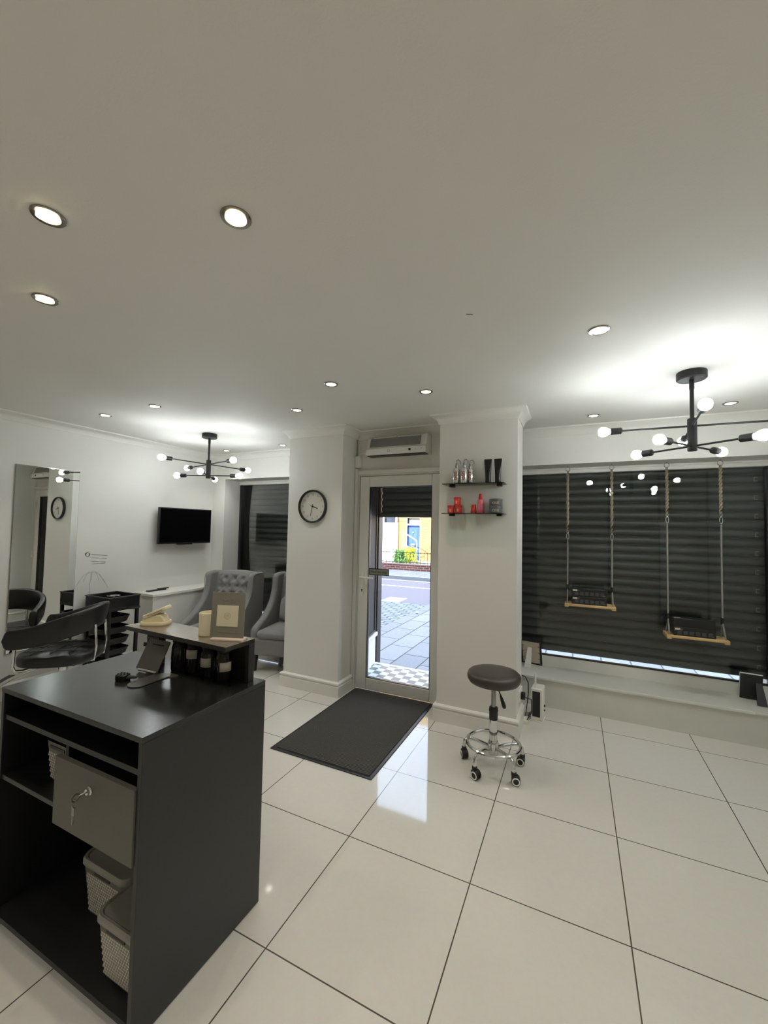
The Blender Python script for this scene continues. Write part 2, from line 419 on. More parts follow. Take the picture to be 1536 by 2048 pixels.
# door returns: panelled riser, moulded sill, black framed glass, blacked out on the left; the left one splays outwards
for k, (xa, xb, s, rz, L, p) in enumerate(((-.03, 0.0, 1, math.radians(11.3), .715, .05), (0.0, .03, -1, 0, .72, .20))):
    w = bpy.data.objects.new('window_%d' % (3 + k), None); COL.objects.link(w); w['kind'] = 'structure'
    w.location = (-.93 if k == 0 else 0.0, 1.73, 0); w.rotation_euler = (0, 0, rz)
    M().box(xa, xb, p, L, -.05, .33).box(xa, xb, 0, p, -.05, 2.10).obj('riser', TRIM, w)
    c = xb if s > 0 else xa
    M().box(min(c - .005 * s, c + .03 * s), max(c - .005 * s, c + .03 * s), p, L, .30, .345).obj('sill', TRIM, w, bevel=.012, seg=3)
    M().box(xa, xb, L - .035, L, .345, 2.10).box(xa, xb, p, p + .03, .345, 2.10).box(xa, xb, p + .03, L - .035, .345, .365).obj('window_frame', BLACKF, w)
    M().box((xa + xb) / 2 - .004, (xa + xb) / 2 + .004, p + .03, L - .035, .365, 2.10).obj('panel' if k == 0 else 'pane', BLACKM if k == 0 else PANE, w)  # left: opaque black sheet, the dark behind the glass put into its colour

# front door
d = bpy.data.objects.new('door_1', None); COL.objects.link(d); d.location = (-.465, 1.65, 0); d['kind'] = 'structure'; d['label'] = 'white glazed front door'
hw = .465
M().box(-hw, -hw + .04, .0, .07, 0, 2.085).box(hw - .04, hw, .0, .07, 0, 2.085).box(-hw + .04, hw - .04, 0, .07, 2.03, 2.085).box(-hw, hw, -.02, 0, 2.045, 2.085).box(-hw, -hw + .012, -.02, 0, 0, 2.045).obj('door_frame', UPVC, d, bevel=.004)
l0, l1 = -.415, .415
leaf = M().box(l0, l0 + .10, -.008, .05, .012, 2.026).box(l1 - .10, l1, -.008, .05, .012, 2.026).box(l0 + .10, l1 - .10, -.008, .05, 1.922, 2.026).box(l0 + .10, l1 - .10, -.008, .05, .012, .116).obj('door_leaf', UPVC, d, bevel=.006)
M().box(l0 + .10, l1 - .10, .016, .024, .116, 1.922).obj('pane', DGLASS, leaf)
g = M(); g.box(l0 + .10, l0 + .106, .0, .03, .116, 1.922).box(l1 - .106, l1 - .10, .0, .03, .116, 1.922).box(l0 + .10, l1 - .10, .0, .03, .116, .122).box(l0 + .10, l1 - .10, 0, .03, 1.916, 1.922); g.obj('gasket', BLACKF, leaf)
hd = M().prism(rrect(l0 + .030, l0 + .066, .885, 1.115, .017), 'y', -.02, -.008).obj('handle_plate', WHPL, leaf, bevel=.003)
M().cyl((l0 + .048, -.02, 1.06), (l0 + .048, -.052, 1.06), .010).tube([(l0 + .043, -.055, 1.06), (l0 + .10, -.058, 1.06), (l0 + .18, -.055, 1.057)], [.011, .011, .009], 12).obj('lever', WHPL, hd)
M().lathe([(.007, 0), (.007, .002)], 14, Matrix.Translation((l0 + .048, -.02, .94)) @ Matrix.Rotation(PI / 2, 4, 'X')).box(l0 + .044, l0 + .052, -.022, -.02, .92, .938).obj('keyhole', BLACKF, hd)
for z in (.25, 1.02, 1.80):
    M().cyl((l1 + .006, -.018, z - .05), (l1 + .006, -.018, z + .05), .011).box(l1 - .03, l1 + .035, -.014, -.008, z - .04, z + .04).obj('hinge', WHPL, d, bevel=.002)
sg = thing('door_sign', 'small grey and black text plate stuck on the door glass by the handle', 'sign', (-.665, 1.652, 1.115))
M().box(-.105, .105, -.004, .0, -.032, .032).obj('plate', BLACKF, sg, bevel=.002)
M().box(-.097, .097, -.0052, -.004, -.024, .024).obj('plate_face', SIGNB, sg)
text('lettering', 'Mind the step', .030, BLKINK, at_y(0, -.0056, 0), sg)

# roller shutters outside
def shutter(label, x0, x1, zb, zt=2.14):
    t = thing('roller_shutter', label, 'shutter', ((x0 + x1) / 2, 2.52, zb), group='dark roller shutters over the shopfront')
    P = .0765; n = int((zt - zb - .05) / P) + 1
    L = (x1 - x0) / 2
    prof = []
    for i in range(n):
        z = .055 + i * P
        for u, dy in ((0, .010), (.06, .012), (.10, .002), (.28, -.010), (.55, -.014), (.80, -.008), (.93, .004), (.97, .012)):
            prof.append((dy, z + u * P))
    top = [(p[0] + .01, p[1]) for p in reversed(prof)]
    M().prism(prof + top, 'x', -L, L).obj('slat_curtain', SLAT, t, angle=50)
    M().box(-L, L, -.02, .02, 0, .055).obj('bottom_bar', SLAT, t, bevel=.004)
    c0 = None
    for i in range(0, n, 2):
        z = .055 + (i + .45) * P
        if c0 is None: c = c0 = M().box(-.010, -.006, -.022, -.010, -.018, .018).box(-.006, .012, -.022, -.018, .012, .018).box(-.006, .012, -.022, -.018, -.018, -.012).obj('end_clip', STEEL, t)
        else: c = c0.copy(); COL.objects.link(c); c.parent = t
        c.location = (L - .065, 0, z)
    return t
shutter('wide dark roller shutter down behind the swings in the right window', .03, 2.42, .375)
shutter('dark roller shutter down behind the grey armchairs in the left window', -3.2, -1.16, .375)
shutter('half raised dark roller shutter above the street outside the glass door', -1.06, .0, 1.66)
for k, (xa, xb) in enumerate(((-1.155, -1.065), (.0, .03), (2.42, 2.5))):
    struct('trim_%d' % (20 + k), M().box(xa, xb, 2.46, 2.56, -.08, 2.14), BLACKF, 'black shutter guide post')
# the building above and beside, seen only as shade on the street
m = M().box(-14, 16, 2.56, 2.9, 2.14, 8.4).box(-14, -3.2, 2.5, 2.9, -.2, 2.14).box(2.5, 16, 2.5, 2.9, -.2, 2.14)
struct('wall_exterior', m, OUTW)

# ================================================================== THE STREET
struct('step', M().prism([(-.93, 1.70), (0, 1.70), (0, 2.37), (-1.06, 2.37)], 'z', -.12, -.002), CHEQ, 'chequered tile doorstep')
struct('step_edge', M().box(-1.07, 0.03, 2.37, 2.42, -.12, .0), TRIM, 'pale edge of the doorstep')
struct('pavement', M().box(-1.85, 14, 2.40, 6.6, -.3, -.08), PAVE)
struct('driveway_setts', M().box(-14, -1.85, 2.40, 6.5, -.3, -.085), SETTS)
struct('road', M().box(-14, 14, 6.5, 10.45, -.35, -.10), ROAD)
struct('road_lines', M().box(-14, 14, 8.87, 8.97, -.11, -.096).box(-2.98, -2.55, 6.5, 7.1, -.11, -.096).box(-14, 14, 10.15, 10.22, -.11, -.096), ROADW)
struct('kerb', M().box(-14, 14, 10.45, 10.62, -.3, 0.0), KERB)
struct('far_pavement', M().box(-14, 14, 10.62, 12.3, -.3, -.005), PAVE)
tag(M().ball((0, 0, 0), .035, 8, 5, .5).obj('litter', WHPL), 'small white scrap of litter lying on the pavement edge', 'litter').location = (-1.72, 5.55, -.066)
gw = thing('garden_wall', 'low red brick garden wall across the road', 'wall', (-4.7, 12.35, -.01))
M().box(-6, 6, 0, .22, 0, .20).obj('brickwork', RBRICK, gw)
M().box(-6, 6, -.02, .24, .20, .245).obj('coping', mat('coping_stone', (150, 120, 108), .8), gw, bevel=.01)
rl = thing('railing', 'thin dark iron railing on top of the low brick wall', 'railing', (-4.7, 12.46, .235))
m = M().box(-2.2, 1.6, -.012, .012, .40, .425).box(-2.2, 1.6, -.012, .012, .04, .06)
m.obj('rail', IRON, rl)
for i in range(27):
    o = M().cyl((0, 0, 0), (0, 0, .46), .009, n=6) if i == 0 else None
    if o: bar0 = o.obj('bar', IRON, rl); bar0.location = (-2.15, 0, 0)
    else:
        c = bar0.copy(); COL.objects.link(c); c.parent = rl; c.location = (-2.15 + i * .14, 0, 0)
hs = thing('house', 'sunlit yellow brick house with a blue door across the road', 'house', (-6.3, 17.0, -.15))
def hx(x): return x + 6.3
m = M()
m.box(hx(-14), hx(-7.85), 0, .4, 0, 8).box(hx(-7.05), hx(-6.56), 0, .4, 0, 8).box(hx(-5.86), hx(6), 0, .4, 0, 8).box(hx(-7.85), hx(-7.05), 0, .4, 2.3, 8).box(hx(-6.56), hx(-5.86), 0, .4, 2.25, 8)
m.obj('brick_front', YBRICK, hs)
m = M().box(hx(-7.85), hx(-7.05), -.12, .1, 0, 2.0); m.obj('white_bay', RENDER_W, hs, bevel=.02)
m = M().box(hx(-7.80), hx(-7.10), .0, .2, 2.0, 2.3); m.obj('bay_window', DARKGL, hs)
m = M().box(hx(-7.86), hx(-7.78), -.2, -.1, 0, 2.3).box(hx(-7.13), hx(-7.05), -.2, -.1, 0, 2.3); m.obj('bay_post', RENDER_W, hs)
m = M().box(hx(-6.62), hx(-6.56), -.03, .3, 0, 2.25).box(hx(-6.56), hx(-5.95), -.03, .25, 1.88, 1.96).box(hx(-5.90), hx(-5.86), -.03, .3, 0, 2.25); m.obj('door_frame', RENDER_W, hs)
dr = M().box(hx(-6.56), hx(-5.98), .10, .16, .05, 1.88).box(hx(-6.50), hx(-6.30), .085, .10, .2, .85).box(hx(-6.24), hx(-6.04), .085, .10, .2, .85).box(hx(-6.50), hx(-6.30), .085, .10, 1.0, 1.7).box(hx(-6.24), hx(-6.04), .085, .10, 1.0, 1.7).obj('front_door', BLUED, hs)
M().box(hx(-6.38), hx(-6.16), .06, .085, .90, .96).obj('letter_plate', WHPL, dr)
M().ball((hx(-6.27), .06, 1.52), .035).obj('knocker', WHPL, dr)
M().box(hx(-5.98), hx(-5.86), .12, .2, .05, 2.25).obj('door_reveal', DARKGL, hs)
M().box(hx(-6.56), hx(-5.98), .15, .2, 1.96, 2.25).obj('fanlight', mat('fanlight_glass', (150, 150, 150), .3), hs)
M().box(hx(-6.7), hx(-5.8), -.7, 0, -.0, .06).obj('doorstep', RENDER_W, hs)
hr = thing('handrail', 'white sloping metal handrails crossing in front of the blue door', 'handrail', (-5.85, 16.2, -.12))
M().tube([(-.62, 0, 1.52), (.05, 0, 1.15), (.10, 0, 1.1)], .025, 8).tube([(-.62, 0, 1.0), (-.1, 0, .62), (.10, 0, .5)], .025, 8).tube([(-.62, .3, .92), (-.2, .3, .64), (.05, .3, .72)], .022, 8).obj('rail', RENDER_W, hr)
M().cyl((-.60, 0, 0), (-.60, 0, 1.5), .02, n=8).cyl((.10, 0, 0), (.10, 0, 1.12), .02, n=8).obj('post', RENDER_W, hr)
def bush(label, loc, r, m, n=220):
    t = thing('shrub', label, 'shrub', loc)
    mm = M()
    for i in range(n):
        a = random.uniform(0, 2 * PI); h = random.random(); q = r * math.sqrt(random.random()) * (1 - .4 * h)
        c = Vector((q * math.cos(a), q * math.sin(a), h * r * 1.9))
        T = Matrix.Translation(c) @ Matrix.Rotation(random.uniform(0, 6), 4, 'Z') @ Matrix.Rotation(random.uniform(.2, 1.3), 4, 'X')
        mm.add([(-.05, 0, 0), (0, -.03, .09), (.05, 0, 0.0), (0, .03, .14)], [(0, 1, 3), (1, 2, 3)], T)
    mm.obj('foliage', m, t)
    M().cyl((0, 0, 0), (0, 0, r), .03, n=6).obj('stem', DARKWOOD, t)
bush('dark green shrub behind the railing below the white bay', (-5.95, 14.6, -.02), .30, LEAFG, 300)
bush('bright yellow green shrub left of the blue door', (-5.72, 15.3, -.02), .36, LEAFY, 300)
bk = thing('plant_pot', 'orange plant pot at the right of the blue door', 'pot', (-4.35, 14.6, -.02))
M().lathe([(.10, 0), (.14, .3), (.15, .3), (.15, .34), (.12, .34), (.11, .30)], 16).obj('pot', ORANGE, bk)
struct('front_garden', M().box(-14, 14, 12.3, 17, -.3, -.02), KERB)

# ================================================================== CEILING LIGHTS
BULB = emit('pendant_bulb', (0.92, 0.985, 1.0), BULB_E)
LAMPW = emit('downlight_warm', (1.0, .80, .42), 9.0)
LAMPN = emit('downlight_neutral', (1.0, .95, .82), 9.0)
def pendant(label, x, y, up, lo, ul=.405, ll=.275):
    t = thing('pendant_light', label, 'ceiling light', (x, y, CZ), group='black multi-arm pendant lights')
    M().lathe([(.0, 0), (.072, 0), (.074, -.004), (.074, -.040), (.068, -.046), (0, -.046)], 40).obj('ceiling_rose', BLKMET, t)
    M().cyl((0, 0, -.046), (0, 0, -.10), .0125).cyl((0, 0, -.10), (0, 0, -.28), .0105).obj('stem', BLKMET, t)
    M().lathe([(0, -.272), (.022, -.272), (.0235, -.276), (.0235, -.455), (.022, -.46), (0, -.46)], 24).obj('hub', BLKMET, t)
    for lvl, (z, rods, L) in enumerate(((-.315, up, ul), (-.432, lo, ll))):
        for k in range(4):
            a = math.radians(rods[k // 2]) + (k % 2) * PI; c, s = math.cos(a), math.sin(a)
            def q(d): return (c * d, s * d, z)
            arm = M().cyl(q(.02), q(L - .05), .0055, n=10).obj('arm', BLKMET, t)
            T = Matrix.Translation(q(L - .055)) @ Vector((c, s, 0)).to_track_quat('Z', 'Y').to_matrix().to_4x4()
            M().lathe([(0, 0), (.012, 0), (.020, .006), (.0205, .062), (.018, .064), (0, .064)], 18, T).obj('socket', BLKMET, arm)
            T = Matrix.Translation(q(L + .005)) @ Vector((c, s, 0)).to_track_quat('Z', 'Y').to_matrix().to_4x4()
            M().lathe([(.013, 0), (.015, .010), (.024, .022), (.0295, .040), (.028, .055), (.018, .067), (0, .071)], 16, T).obj('bulb', BULB, arm)
    return t
pendant('black multi-arm pendant light above the swings at the right window', 1.62, 1.03, (1.5, 84.5), (52, -39))
pendant('black multi-arm pendant light near the wall television and grey armchairs', -2.404, 1.168, (80.4, -14.5), (20, -53), .43, .29)

dls = [(-.442, -1.175, 'W', 'large warm recessed downlight at the far left, nearest the camera', 35), (.082, -.938, 'W', 'large warm recessed downlight in the near middle of the ceiling', 8),
       (-.995, -.926, 'W', 'tilted warm recessed downlight below and behind the large left one', 35), (1.11, .251, 'W', 'warm recessed downlight alone before the right pendant light', 14),
       (-.423, .38, 'N', 'recessed downlight nearest the camera of the three before the door', 0), (.099, .744, 'W', 'recessed downlight just in front of the right pillar', 0),
       (-.995, .774, 'N', 'recessed downlight in front of the left clock pillar', 0), (-1.989, .27, 'N', 'tilted recessed downlight in front of the left pendant light', 24),
       (-2.651, .284, 'N', 'tilted recessed downlight closest to the left wall, before the pendant', 30), (-2.008, 1.837, 'N', 'recessed downlight close beside the left pillar top above the armchairs', 0),
       (-2.902, 1.866, 'N', 'recessed downlight in the far left corner behind the left pendant light', 0), (1.142, 1.768, 'N', 'recessed downlight left of the right pendant light, near the window', 0),
       (1.997, 1.763, 'N', 'recessed downlight right of the right pendant light, near the window', 0)]
hidden = [(1.6, -1.6, 'W'), (-1.6, -2.9, 'W'), (.2, -3.0, 'W'), (1.9, -3.3, 'W')]  # unseen spots added to lift the near floor and ceiling
kx = (CZ - 1.5219) / (2.455 - 1.5219)
for i, row in enumerate(dls):
    x = 1.0117 + (row[0] - 1.0117) * kx; y = -1.816 + (row[1] + 1.816) * kx
    t = thing('downlight', row[3], 'downlight', (x, y, CZ), group='recessed ceiling downlights')
    M().lathe([(.046, 0), (.046, -.003), (.043, -.006), (.034, -.005), (.032, -.0015), (.032, 0)], 36, ring=True).obj('bezel', NICKEL, t)
    tilt = math.radians(row[4] * .45)
    g = M().lathe([(.0, -.004), (.020, -.004), (.0285, -.0035), (.0315, -.001), (.031, .002), (0, .002)], 28).obj('lamp', LAMPW if row[2] == 'W' else LAMPN, t)
    if tilt:
        ax = math.radians(35)
        g.matrix_local = Matrix.Translation((0, 0, -.006)) @ Matrix.Rotation(ax, 4, 'Z') @ Matrix.Rotation(tilt, 4, 'X')
        gm = M().lathe([(.0315, .002), (.036, .002), (.036, -.005), (.0315, -.005)], 28, ring=True).obj('gimbal', NICKEL, t)
        gm.matrix_local = g.matrix_local
    ld = bpy.data.lights.new('ceiling_spot', 'SPOT'); ld.energy = SPOT_W; ld.spot_size = math.radians(100); ld.spot_blend = .7; ld.shadow_soft_size = .015
    ld.color = (1, .90, .74) if row[2] == 'W' else (1, .97, .92)
    lo = bpy.data.objects.new('spot_lamp', ld); COL.objects.link(lo); lo.parent = t; lo.location = (0, 0, -.03)
for x, y, w in hidden:
    ld = bpy.data.lights.new('ceiling_spot', 'SPOT'); ld.energy = REAR_FILL_W; ld.spot_size = math.radians(120); ld.spot_blend = .7; ld.shadow_soft_size = .03; ld.color = (1, .95, .87)
    lo = bpy.data.objects.new('rear_fill_spot', ld); COL.objects.link(lo); lo.location = (x, y, CZ - .03)

# ================================================================== WALL THINGS
mi = thing('wall_mirror', 'tall frameless rectangular mirror on the left wall behind the salon chair', 'mirror', (XL, .245, .39))
M().box(.004, .012, -.252, .252, 0, 1.635).obj('backing', MIREDGE, mi)
M().box(.012, .0135, -.250, .250, .002, 1.633).obj('mirror_glass', MIRROR, mi)
tv = thing('television', 'flat black television mounted high on the left wall', 'television', (XL, 1.645, 1.51))
M().box(.085, .12, -.365, .365, -.213, .213).obj('casing', BLKPL, tv, bevel=.006)
M().box(.12, .1215, -.352, .352, -.195, .20).obj('screen', SCREEN, tv)
M().box(.06, .118, -.09, .09, -.225, -.213).obj('sensor_strip', BLKPL, tv)
M().box(0, .085, -.1, .1, -.1, .1).obj('wall_bracket', BLKMET, tv)
ck = thing('wall_clock', 'round black rimmed wall clock on the left pillar', 'clock', (-1.243, 1.385, 1.722))
RXm = Matrix.Rotation(PI / 2, 4, 'X')
M().lathe([(.135, .0), (.156, .0), (.158, .008), (.157, .028), (.152, .034), (.144, .032), (.141, .020), (.140, .012), (.135, .010)], 64, RXm, ring=True).obj('rim', BLKPL, ck)
M().lathe([(0, .002), (.142, .002), (.142, .013), (0, .013)], 64, RXm).obj('dial', FACE, ck)
for h in range(1, 13):
    a = PI / 2 - h * PI / 6
    text('numeral', str(h), .026, GREYINK, at_y(.112 * math.cos(a), -.0135, .112 * math.sin(a)), ck)
def hand(name, deg, L, w, d):
    a = math.radians(90 - deg); T = Matrix.Translation((0, -d, 0)) @ Matrix.Rotation(-a, 4, 'Y')
    M().box(-.022, L, -.001, .001, -w, w, T).obj(name, BLKINK, ck)
hand('hour_hand', 108, .062, .0032, .016); hand('minute_hand', 192, .092, .0022, .0185)
M().cyl((0, -.013, 0), (0, -.021, 0), .006).obj('pin', BLKINK, ck)
# wall decal: a knot of rings with four lines of script
dc = thing('wall_decal', 'small black script decal on the wall right of the mirror', 'decal', (XL + .0015, .70, 1.155))
def ribbon(pts, r=.0022): return M().tube([(0, p[0], p[1]) for p in pts], r, 6, flat=1.0)
m = M()
for k in range(3):
    m2 = [(0, -.095 + .020 * math.cos(a) + .003 * k, .055 + .019 * math.sin(a) - .002 * k) for a in [2 * PI * i / 20 for i in range(20)]]
    m.tube(m2, .0010, 5, closed=True)
m.obj('motif', BLKINK, dc)
for ln, (z, x0, x1) in enumerate(((.052, -.07, .10), (.020, -.06, .095), (-.014, -.06, .085), (-.044, -.055, .080))):
    pts = []
    for i in range(90):
        u = i / 89; y = x0 + (x1 - x0) * u
        pts.append((0, y, z - .018 * u * (ln < 3) + .0035 * math.sin(i * 1.15 + ln) * (1 if .12 < u < .5 or u > .68 else .25)))
    M().tube(pts, [.0012 if (i % 9) < 6 else .0006 for i in range(90)], 5).obj('script_line', mat('charcoal_script', (70, 70, 70), .6), dc)
pm = thing('wall_drawing', 'faint palm shaped pencil drawing on the wall below the script decal', 'drawing', (XL + .001, .64, .90))
m = M().tube([(0, .01, -.14), (0, .0, 0), (0, .015, .13)], .0016, 5)
for k in range(7):
    a = math.radians(15 + k * 25)
    m.tube([(0, .015 + .17 * t * math.cos(a), .12 + .13 * t * math.sin(a) - .20 * t * t) for t in [i / 10 for i in range(11)]], .0013, 5)
m.obj('frond', FAINT, pm)

# air curtain heater over the door
ac = thing('air_curtain', 'white air curtain heater on the wall above the glass door', 'heater', (-.46, 1.665, 2.20))
prof = [(-.165, .0), (-.165, .055), (-.150, .062), (-.115, .175), (-.095, .185), (0, .185), (0, 0), (-.055, -.012), (-.06, .0)]
M().prism([(-.165, .0), (-.165, .058), (-.148, .066), (-.112, .172), (-.095, .180), (0, .180), (0, .0)], 'x', -.295, .295).obj('casing', UPVC, ac, bevel=.005)
M().box(-.262, .235, -.004, .002, .0, .088, Matrix.Translation((0, -.146, .076)) @ Matrix.Rotation(-math.atan2(.036, .106), 4, 'X')).obj('grille', GRILLE, ac)
M().box(-.285, .285, -.150, -.06, -.006, .004).obj('outlet', BLACKF, ac)
M().lathe([(0, 0), (.011, 0), (.010, .008), (0, .008)], 16, Matrix.Translation((.145, -.165, .032)) @ RXm).obj('knob', BLACKF, ac)
M().lathe([(.010, 0), (.012, 0), (.012, .001), (.010, .001)], 20, Matrix.Translation((-.06, -.165, .034)) @ RXm, ring=True).obj('emblem', GREYINK, ac)
m = M()
for x in (-.245, 0, .225): m.ball((x, -.115, .168), .004, 8, 4)
m.ball((.01, -.150, .063), .004, 8, 4).ball((.20, -.166, .034), .003, 8, 4).ball((.255, -.166, .034), .004, 8, 4); m.obj('screw', STEEL, ac)
jb = thing('junction_box', 'small white cable box at the left pillar corner beside the air curtain', 'junction box', (-.905, 1.64, 2.11))
M().box(-.025, .025, -.03, .02, 0, .115).obj('box', UPVC, jb, bevel=.006)
M().tube([(.01, -.02, .115), (.04, -.03, .135), (.15, -.01, .145)], .004, 8).obj('cable', WHPL, jb)
cd = tag(M().box(-.014, .014, -.012, .012, 0, 2.10).obj('cable_trunking', UPVC, bevel=.003), 'white vertical cable trunking running down left of the door frame', 'trunking'); cd.location = (-.912, 1.625, .0)

# ================================================================== GLASS SHELVES AND PRODUCTS
def gshelf(label, z):
    t = thing('glass_shelf', label, 'shelf', (.302, 1.385, z), group='glass shelves on the right pillar')
    M().box(-.235, .235, -.15, 0, -.006, 0).obj('glass_panel', SHGLASS, t, bevel=.001)
    for x in (-.185, .185):
        M().box(x - .018, x + .018, -.055, 0, -.018, -.0065).box(x - .018, x + .018, -.03, 0, .0005, .004).obj('bracket', BLKMET, t, bevel=.002)
gshelf('upper glass shelf on the right pillar with silver bottles and black tubes', 1.885)
gshelf('lower glass shelf on the right pillar with red jars and grey tubs', 1.655)
SY = 1.318
def silver(label, x, y, h=.125, r=.027):
    t = thing('spray_bottle', label, 'bottle', (x, y, 1.885), group='silver bottles on the upper glass shelf')
    M().lathe([(0, 0), (r - .002, 0), (r, .004), (r, h - .012), (r - .004, h - .004), (.012, h), (0, h)], 28).obj('body', SILVER, t)
    M().lathe([(.012, h), (.013, h + .02), (.009, h + .024), (.008, h + .04), (0, h + .04)], 16).tube([(0, 0, h + .038), (.0, -.006, h + .058), (.018, -.012, h + .066), (.034, -.014, h + .05), (.036, -.014, h + .03)], .004, 8).obj('trigger', STEEL, t)
    text('lettering', 'OSIS', .036, REDINK, at_y(.0, -r - .0006, h * .5, Matrix.Rotation(PI / 2, 4, 'Z')), t)
silver('left silver bottle with vertical red lettering on the upper glass shelf', .165, SY - .02)
silver('middle silver bottle with vertical red lettering on the upper glass shelf', .228, SY - .028)
silver('silver bottle standing behind the other two on the upper glass shelf', .262, SY + .026)
def btube(label, x, rz):
    t = thing('squeeze_tube', label, 'tube', (x, SY - .005, 1.885), rz, group='black tubes on the upper glass shelf')
    rows = []
    for z, rx_, ry in ((.028, .021, .021), (.07, .023, .019), (.12, .026, .012), (.165, .029, .004), (.186, .030, .0022)):
        rows.append([(rx_ * math.cos(a), ry * math.sin(a), z) for a in [2 * PI * i / 24 for i in range(24)]])
    mm = M().grid(rows, close_u=True); mm.f += [tuple(range(24)), tuple(range(len(mm.v) - 1, len(mm.v) - 25, -1))]
    mm.obj('tube', BLKTUBE, t)
    M().lathe([(0, 0), (.020, 0), (.021, .003), (.021, .028), (0, .028)], 24).obj('cap', BLKTUBE, t)
    M().box(-.0065, .0065, -.0009, .0, .068, .135, Matrix.Translation((0, -.0215, .0)) @ Matrix.Rotation(math.radians(-9), 4, 'X') @ Matrix.Translation((0, 0.008, 0))).obj('label_strip', LABELW, t)
btube('left of the two black squeeze tubes on the upper glass shelf', .408, .05)
btube('right of the two black squeeze tubes on the upper glass shelf', .482, -.08)
def rjar(label, x, y, z):
    t = thing('red_jar', label, 'jar', (x, y, z), group='red jars on the lower glass shelf')
    M().lathe([(0, 0), (.0255, 0), (.0275, .003), (.0275, .047), (0, .047)], 28).obj('jar', REDP, t)
    M().lathe([(0, .047), (.029, .047), (.029, .0615), (.027, .064), (0, .064)], 28).obj('lid', REDD, t)
    M().box(-.006, .006, -.0282, -.0270, .012, .036).obj('label', mat('pink_label', (226, 150, 132), .5), t)
rjar('bottom left red jar of the little stack on the lower glass shelf', .120, SY, 1.655)
rjar('bottom right red jar of the little stack on the lower glass shelf', .181, SY, 1.655)
rjar('red jar on top of the little stack on the lower glass shelf', .170, SY, 1.719)
t = thing('red_tub', 'single small tapered red pot in the middle of the lower glass shelf', 'pot', (.299, SY, 1.655))
M().lathe([(0, 0), (.022, 0), (.023, .003), (.017, .066), (.016, .07), (0, .07)], 24).obj('pot', REDD, t)
M().box(-.005, .005, -.0225, -.019, .018, .045).obj('label', REDP, t)
t = thing('pink_bottle', 'pink bottle with a red cap on the lower glass shelf', 'bottle', (.353, SY, 1.655))
M().lathe([(0, 0), (.025, 0), (.027, .004), (.027, .095), (.022, .106), (.014, .110), (0, .110)], 28).obj('body', PINKL, t)
M().lathe([(0, .110), (.016, .110), (.015, .150), (.013, .152), (0, .152)], 24).obj('cap', REDD, t)
M().lathe([(.0272, .03), (.0276, .03), (.0276, .075), (.0272, .075)], 28, ring=True).obj('label', mat('pink_paper', (198, 104, 122), .5), t)
def gtub(label, z):
    t = thing('grey_tub', label, 'tub', (.468, SY - .005, z), group='grey tubs on the lower glass shelf')
    M().lathe([(0, 0), (.046, 0), (.048, .003), (.048, .036), (0, .036)], 36).obj('tub', GREYTUB, t)
    M().lathe([(0, .0362), (.049, .0362), (.049, .052), (.047, .055), (0, .055)], 36).obj('lid', mat('grey_tub_lid', (74, 74, 72), .4), t)
    text('lettering', 'OSIS', .026, LABELW, at_y(.008, -.0492, .021), t)
gtub('lower of two stacked grey tubs on the lower glass shelf', 1.655)
gtub('upper of two stacked grey tubs on the lower glass shelf', 1.7105)

# ================================================================== DOOR MAT
dm = thing('door_mat', 'charcoal ribbed door mat on the tiles in front of the glass door', 'mat', (-.495, 1.045, 0))
M().box(-.39, .39, -.60, .60, 0, .006).obj('border', RUBBER, dm, bevel=.002)
rib = M()
for i in range(88):
    y = -.575 + i * .01307
    rib.prism([(y, .004), (y + .0095, .004), (y + .0075, .013), (y + .002, .013)], 'x', -.365, .365)
rib.obj('carpet', MATC, dm)

# ================================================================== STOOL
st = thing('rolling_stool', 'round brown padded stool on chrome base with five castors', 'stool', (.53, .937, 0))
M().lathe([(0, .530), (.10, .530), (.135, .532), (.158, .542), (.168, .558), (.171, .575), (.167, .592), (.155, .603), (.12, .609), (.06, .611), (0, .612)], 48).obj('seat', STOOLV, st)
M().cyl((0, 0, .38), (0, 0, .525), .0145).obj('gas_lift', STEEL, st)
M().lathe([(.0, .525), (.06, .525), (.06, .531), (0, .531)], 24).obj('seat_plate', BLKMET, st)
M().lathe([(.0, .17), (.026, .17), (.026, .355), (0, .355)], 28).obj('sleeve', CHROME, st)
M().lathe([(0, .352), (.029, .352), (.030, .360), (.026, .378), (0, .378)], 24).lathe([(.0265, .30), (.0275, .30), (.0275, .352), (.0265, .352)], 24, ring=True).obj('collar', BLKPL, st)
M().lathe([(.0, .06), (.022, .06), (.028, .075), (.034, .09), (.034, .15), (.028, .17), (0, .17)], 24).obj('hub', CHROME, st)
lv = M().tube([(.012, -.01, .522), (.038, -.035, .50), (.055, -.045, .47)], .004, 8).obj('lever', BLKPL, st)
M().tube([(.050, -.043, .478), (.062, -.05, .45), (.075, -.055, .415), (.078, -.056, .405)], [.006, .011, .013, .008], 10).obj('lever_grip', BLKPL, lv)
M().tube(arc((0, 0), .168, 0, 2 * PI, 63)[:-1] and [(x, y, .148) for x, y, z in arc((0, 0), .168, 0, 2 * PI, 64)[:-1]], .0105, 10, closed=True).obj('foot_ring', CHROME, st)
